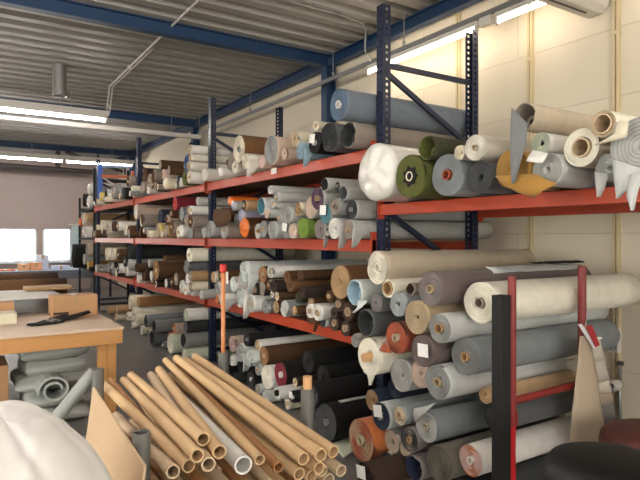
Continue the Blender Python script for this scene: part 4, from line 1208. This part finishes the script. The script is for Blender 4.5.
b = MB(); b.tube((XA, YS, .04), (XB, YS, .04), .022, n=14); b.build('crossbar', M_RED2, st)
for x in (XA, XB):
    b = MB(); b.bar((x, YS-.3, .025), (x, YS+.02, .025), .05, .05); b.build('foot', M_RED2, st)
x = PY(500.5, 300, YS-.06).x; zt = PY(500, 295, YS-.06).z
b = MB(); b.box((x-.038, YS-.1, .002), (x+.038, YS-.03, zt))
tag(b.build('black_plank', mat('black_board', (15,15,16), .7, var=.2), bevel=.004), 'black upright plank strapped before the red stand upright', 'plank')
# swatches hanging from the stand
sw = thing('fabric_swatch', 'long beige wedge-shaped fabric swatch hanging on the red stand', 'swatch', (XB-.02, YS-.06, .5))
ys = YS - .06
A = [PY(u, v, ys) for u, v in ((580, 336), (576, 375), (572, 412), (570, 446))]; B = [PY(u, v, ys) for u, v in ((589, 336), (597, 375), (602, 410), (607, 444))]
sheet('cloth', A, B, .006, mat('swatch_beige', (178,160,138), .9, var=.05), sw, bulge=.03, bdir=(0, -1, 0))
b = MB(); b.tube((XB, YS-.038, PY(584, 330, ys).z), (XB, ys, PY(584, 337, ys).z), .006, n=8); b.build('loop', M_PAPER, sw)
s2 = thing('fabric_swatch', 'banded grey and beige swatch hanging behind the wedge-shaped one', 'swatch', (XB+.08, YS-.02, .6))
ys = YS - .04; cs_ = ((192,184,170), (184,176,162), (196,186,172), (158,140,122), (110,106,104))
E = [((587, 338), (600, 338)), ((591, 362), (605, 360)), ((595, 384), (609, 380)), ((597, 394), (612, 392)), ((599, 406), (614, 402)), ((602, 425), (616, 418))]
for i in range(5):
    A = [PY(*E[i][0], ys), PY(*E[i+1][0], ys)]; B = [PY(*E[i][1], ys), PY(*E[i+1][1], ys)]
    A[1:1] = [A[0].lerp(A[1], .5)]; B[1:1] = [B[0].lerp(B[1], .5)]
    sheet('band', A, B, .005, mat('swatch_band_%d' % i, cs_[i], .9), s2, bulge=.0, bdir=(0, -1, 0))
b = MB(); b.bar(PY(588, 339, ys), PY(601, 338, ys), .012, .012); b.build('hanger_bar', M_PAPER, s2)
rt = thing('price_tag', 'red and white paper tag tied to the red stand', 'tag', PY(592, 337, YS-.09))
for pts, m in ((((578, 324), (582, 324), (597, 346), (594, 349)), mat('white_card', (222,222,222), .5)), (((586, 326), (592, 325), (600, 345), (596, 347)), mat('red_card', (160,30,40), .5))):
    b = MB(); ps = [PY(u, v, YS-.085 if m.name.startswith('white') else YS-.1) for u, v in pts]; b.loft([ps, [p + Vector((0, .004, 0)) for p in ps]]); b.build('paper', m, rt)
b = MB(); b.tube(PY(585, 329, YS-.09), (XB, YS-.03, PY(585, 322, YS-.09).z), .003, n=6); b.build('string', M_PAPER, rt)
# padded stools in front
def stool(u, v, dp, rr, m, lab, nm):
    d_ = ray(u, v); p = Vector((0, 0, ZC)) + d_ * dp; t = thing('padded_stool', lab, 'stool', (p.x, p.y, 0), 'padded stools')
    b = MB(); rings = []; n = 40
    for f, dz in ((0, 0), (.35, -.002), (.7, -.012), (.88, -.03), (.97, -.06), (1, -.1), (.98, -.13), (.93, -.15)):
        f = max(f, .02); rings.append([(p.x + rr*f*math.cos(2*PI*i/n), p.y + rr*f*math.sin(2*PI*i/n), p.z + dz) for i in range(n)])
    b.loft(rings[::-1]); b.build('cushion', m, t, smooth=True)
    b = MB(); b.tube((p.x, p.y, p.z-.16), (p.x, p.y, p.z-.145), rr*.9, n=32); b.build('seat_board', M_PINE, t)
    for k in range(4):
        a_ = PI/4 + k*PI/2; b = MB(); b.tube((p.x + rr*.6*math.cos(a_), p.y + rr*.6*math.sin(a_), p.z-.155), (p.x + rr*.8*math.cos(a_), p.y + rr*.8*math.sin(a_), 0), .018, .014, n=12); b.build('leg', mat('black_steel', (24,24,26), .4), t, smooth=True)
stool(612, 455, 2.35, .27, mat('black_vinyl', (10,10,11), .55, bump=.1), 'black round padded stool below the hanging swatches', 'b')
stool(652, 427, 3.05, .26, mat('brown_vinyl', (88,46,38), .6, bump=.1), 'red-brown round padded stool behind the black one', 'r')
# pale remnant on the floor by the black roll
q = PX(348, 452, 2.3); b = MB()
d_ = [ray(u, v) for u, v in ((332, 445), (350, 438), (362, 447), (344, 458))]; ps = [Vector((0,0,ZC)) + e * ((.006-ZC)/e.z) for e in d_]
b.loft([ps, [p + Vector((0,0,.01)) for p in ps]]); tag(b.build('fabric_remnant', fab('palegreen')), 'pale green-grey fabric remnant on the floor beside the thick black roll', 'remnant')
# pale strip of cloth lying over the black rolls
# ------------------------------------------------------------------ blue and orange steel frame on the far top shelf
y = 13.6; fz = 2.365
fr = thing('metal_stand', 'bright blue and orange steel stand standing on the far top shelf', 'stand', (2.9, y, fz))
M_BB = mat('bright_blue_paint', (74,116,206), .4); M_OO = mat('salmon_orange_paint', (226,120,84), .4)
P1, P2 = PX(100, 180, 2.95), PX(132, 180, 3.72); y1, y2 = P1.y, P2.y
y1 = y2 = 14.05
P1, P2 = PY(100, 180, 14.05), PY(132.5, 180, 14.05)
b = MB(); b.box((P1.x-.05, y1-.03, fz), (P1.x+.05, y1+.03, PY(100, 164.5, 14.05).z)); b.build('post', M_BB, fr)
b = MB(); b.box((P2.x-.03, y1-.03, fz), (P2.x+.03, y1+.03, PY(132, 171, 14.05).z)); b.build('post', M_OO, fr)
b = MB(); b.bar((P1.x, y1, PY(100, 166.5, 14.05).z), (P2.x, y1, PY(132, 167, 14.05).z), .04, .06); b.build('top_bar', mat('pale_blue_paint', (150,168,206), .4), fr)
b = MB(); b.bar((P1.x, y1-.01, PY(100, 176, 14.05).z), (P2.x, y1-.01, PY(132, 177, 14.05).z), .04, .06); b.build('middle_bar', M_OO, fr)
b = MB(); b.bar((P1.x+.04, y1, PY(102, 177, 14.05).z), (PY(113, 185, 14.05).x, y1, PY(113, 184, 14.05).z), .03, .03); b.build('diagonal', M_WHITEMET, fr)
# floor sticks / remnants under the third bay
# ------------------------------------------------------------------ camera, sky, colour
sc = bpy.context.scene
cd = bpy.data.cameras.new('camera'); cam = bpy.data.objects.new('camera', cd); COL.objects.link(cam)
cam.location = (0, 0, ZC); cam.rotation_euler = (PI/2, 0, -YAW)
cd.sensor_width = 36; cd.lens = 36 * F / 640; cd.shift_y = -3 / 640; cd.clip_start = .05
sc.camera = cam
wd = bpy.data.worlds.new('sky'); sc.world = wd; wd.use_nodes = True
bg = wd.node_tree.nodes['Background']; bg.inputs[0].default_value = (1, .97, .9, 1); bg.inputs[1].default_value = 1.7
vs_ = sc.view_settings
vs_.view_transform = 'Standard'; vs_.look = 'None'; vs_.gamma = 1; vs_.use_curve_mapping = False; vs_.exposure = 2.05
try:
    sc.cycles.use_denoising = True; sc.cycles.max_bounces = 8; sc.cycles.diffuse_bounces = 3; sc.cycles.sample_clamp_indirect = 6
except Exception: pass
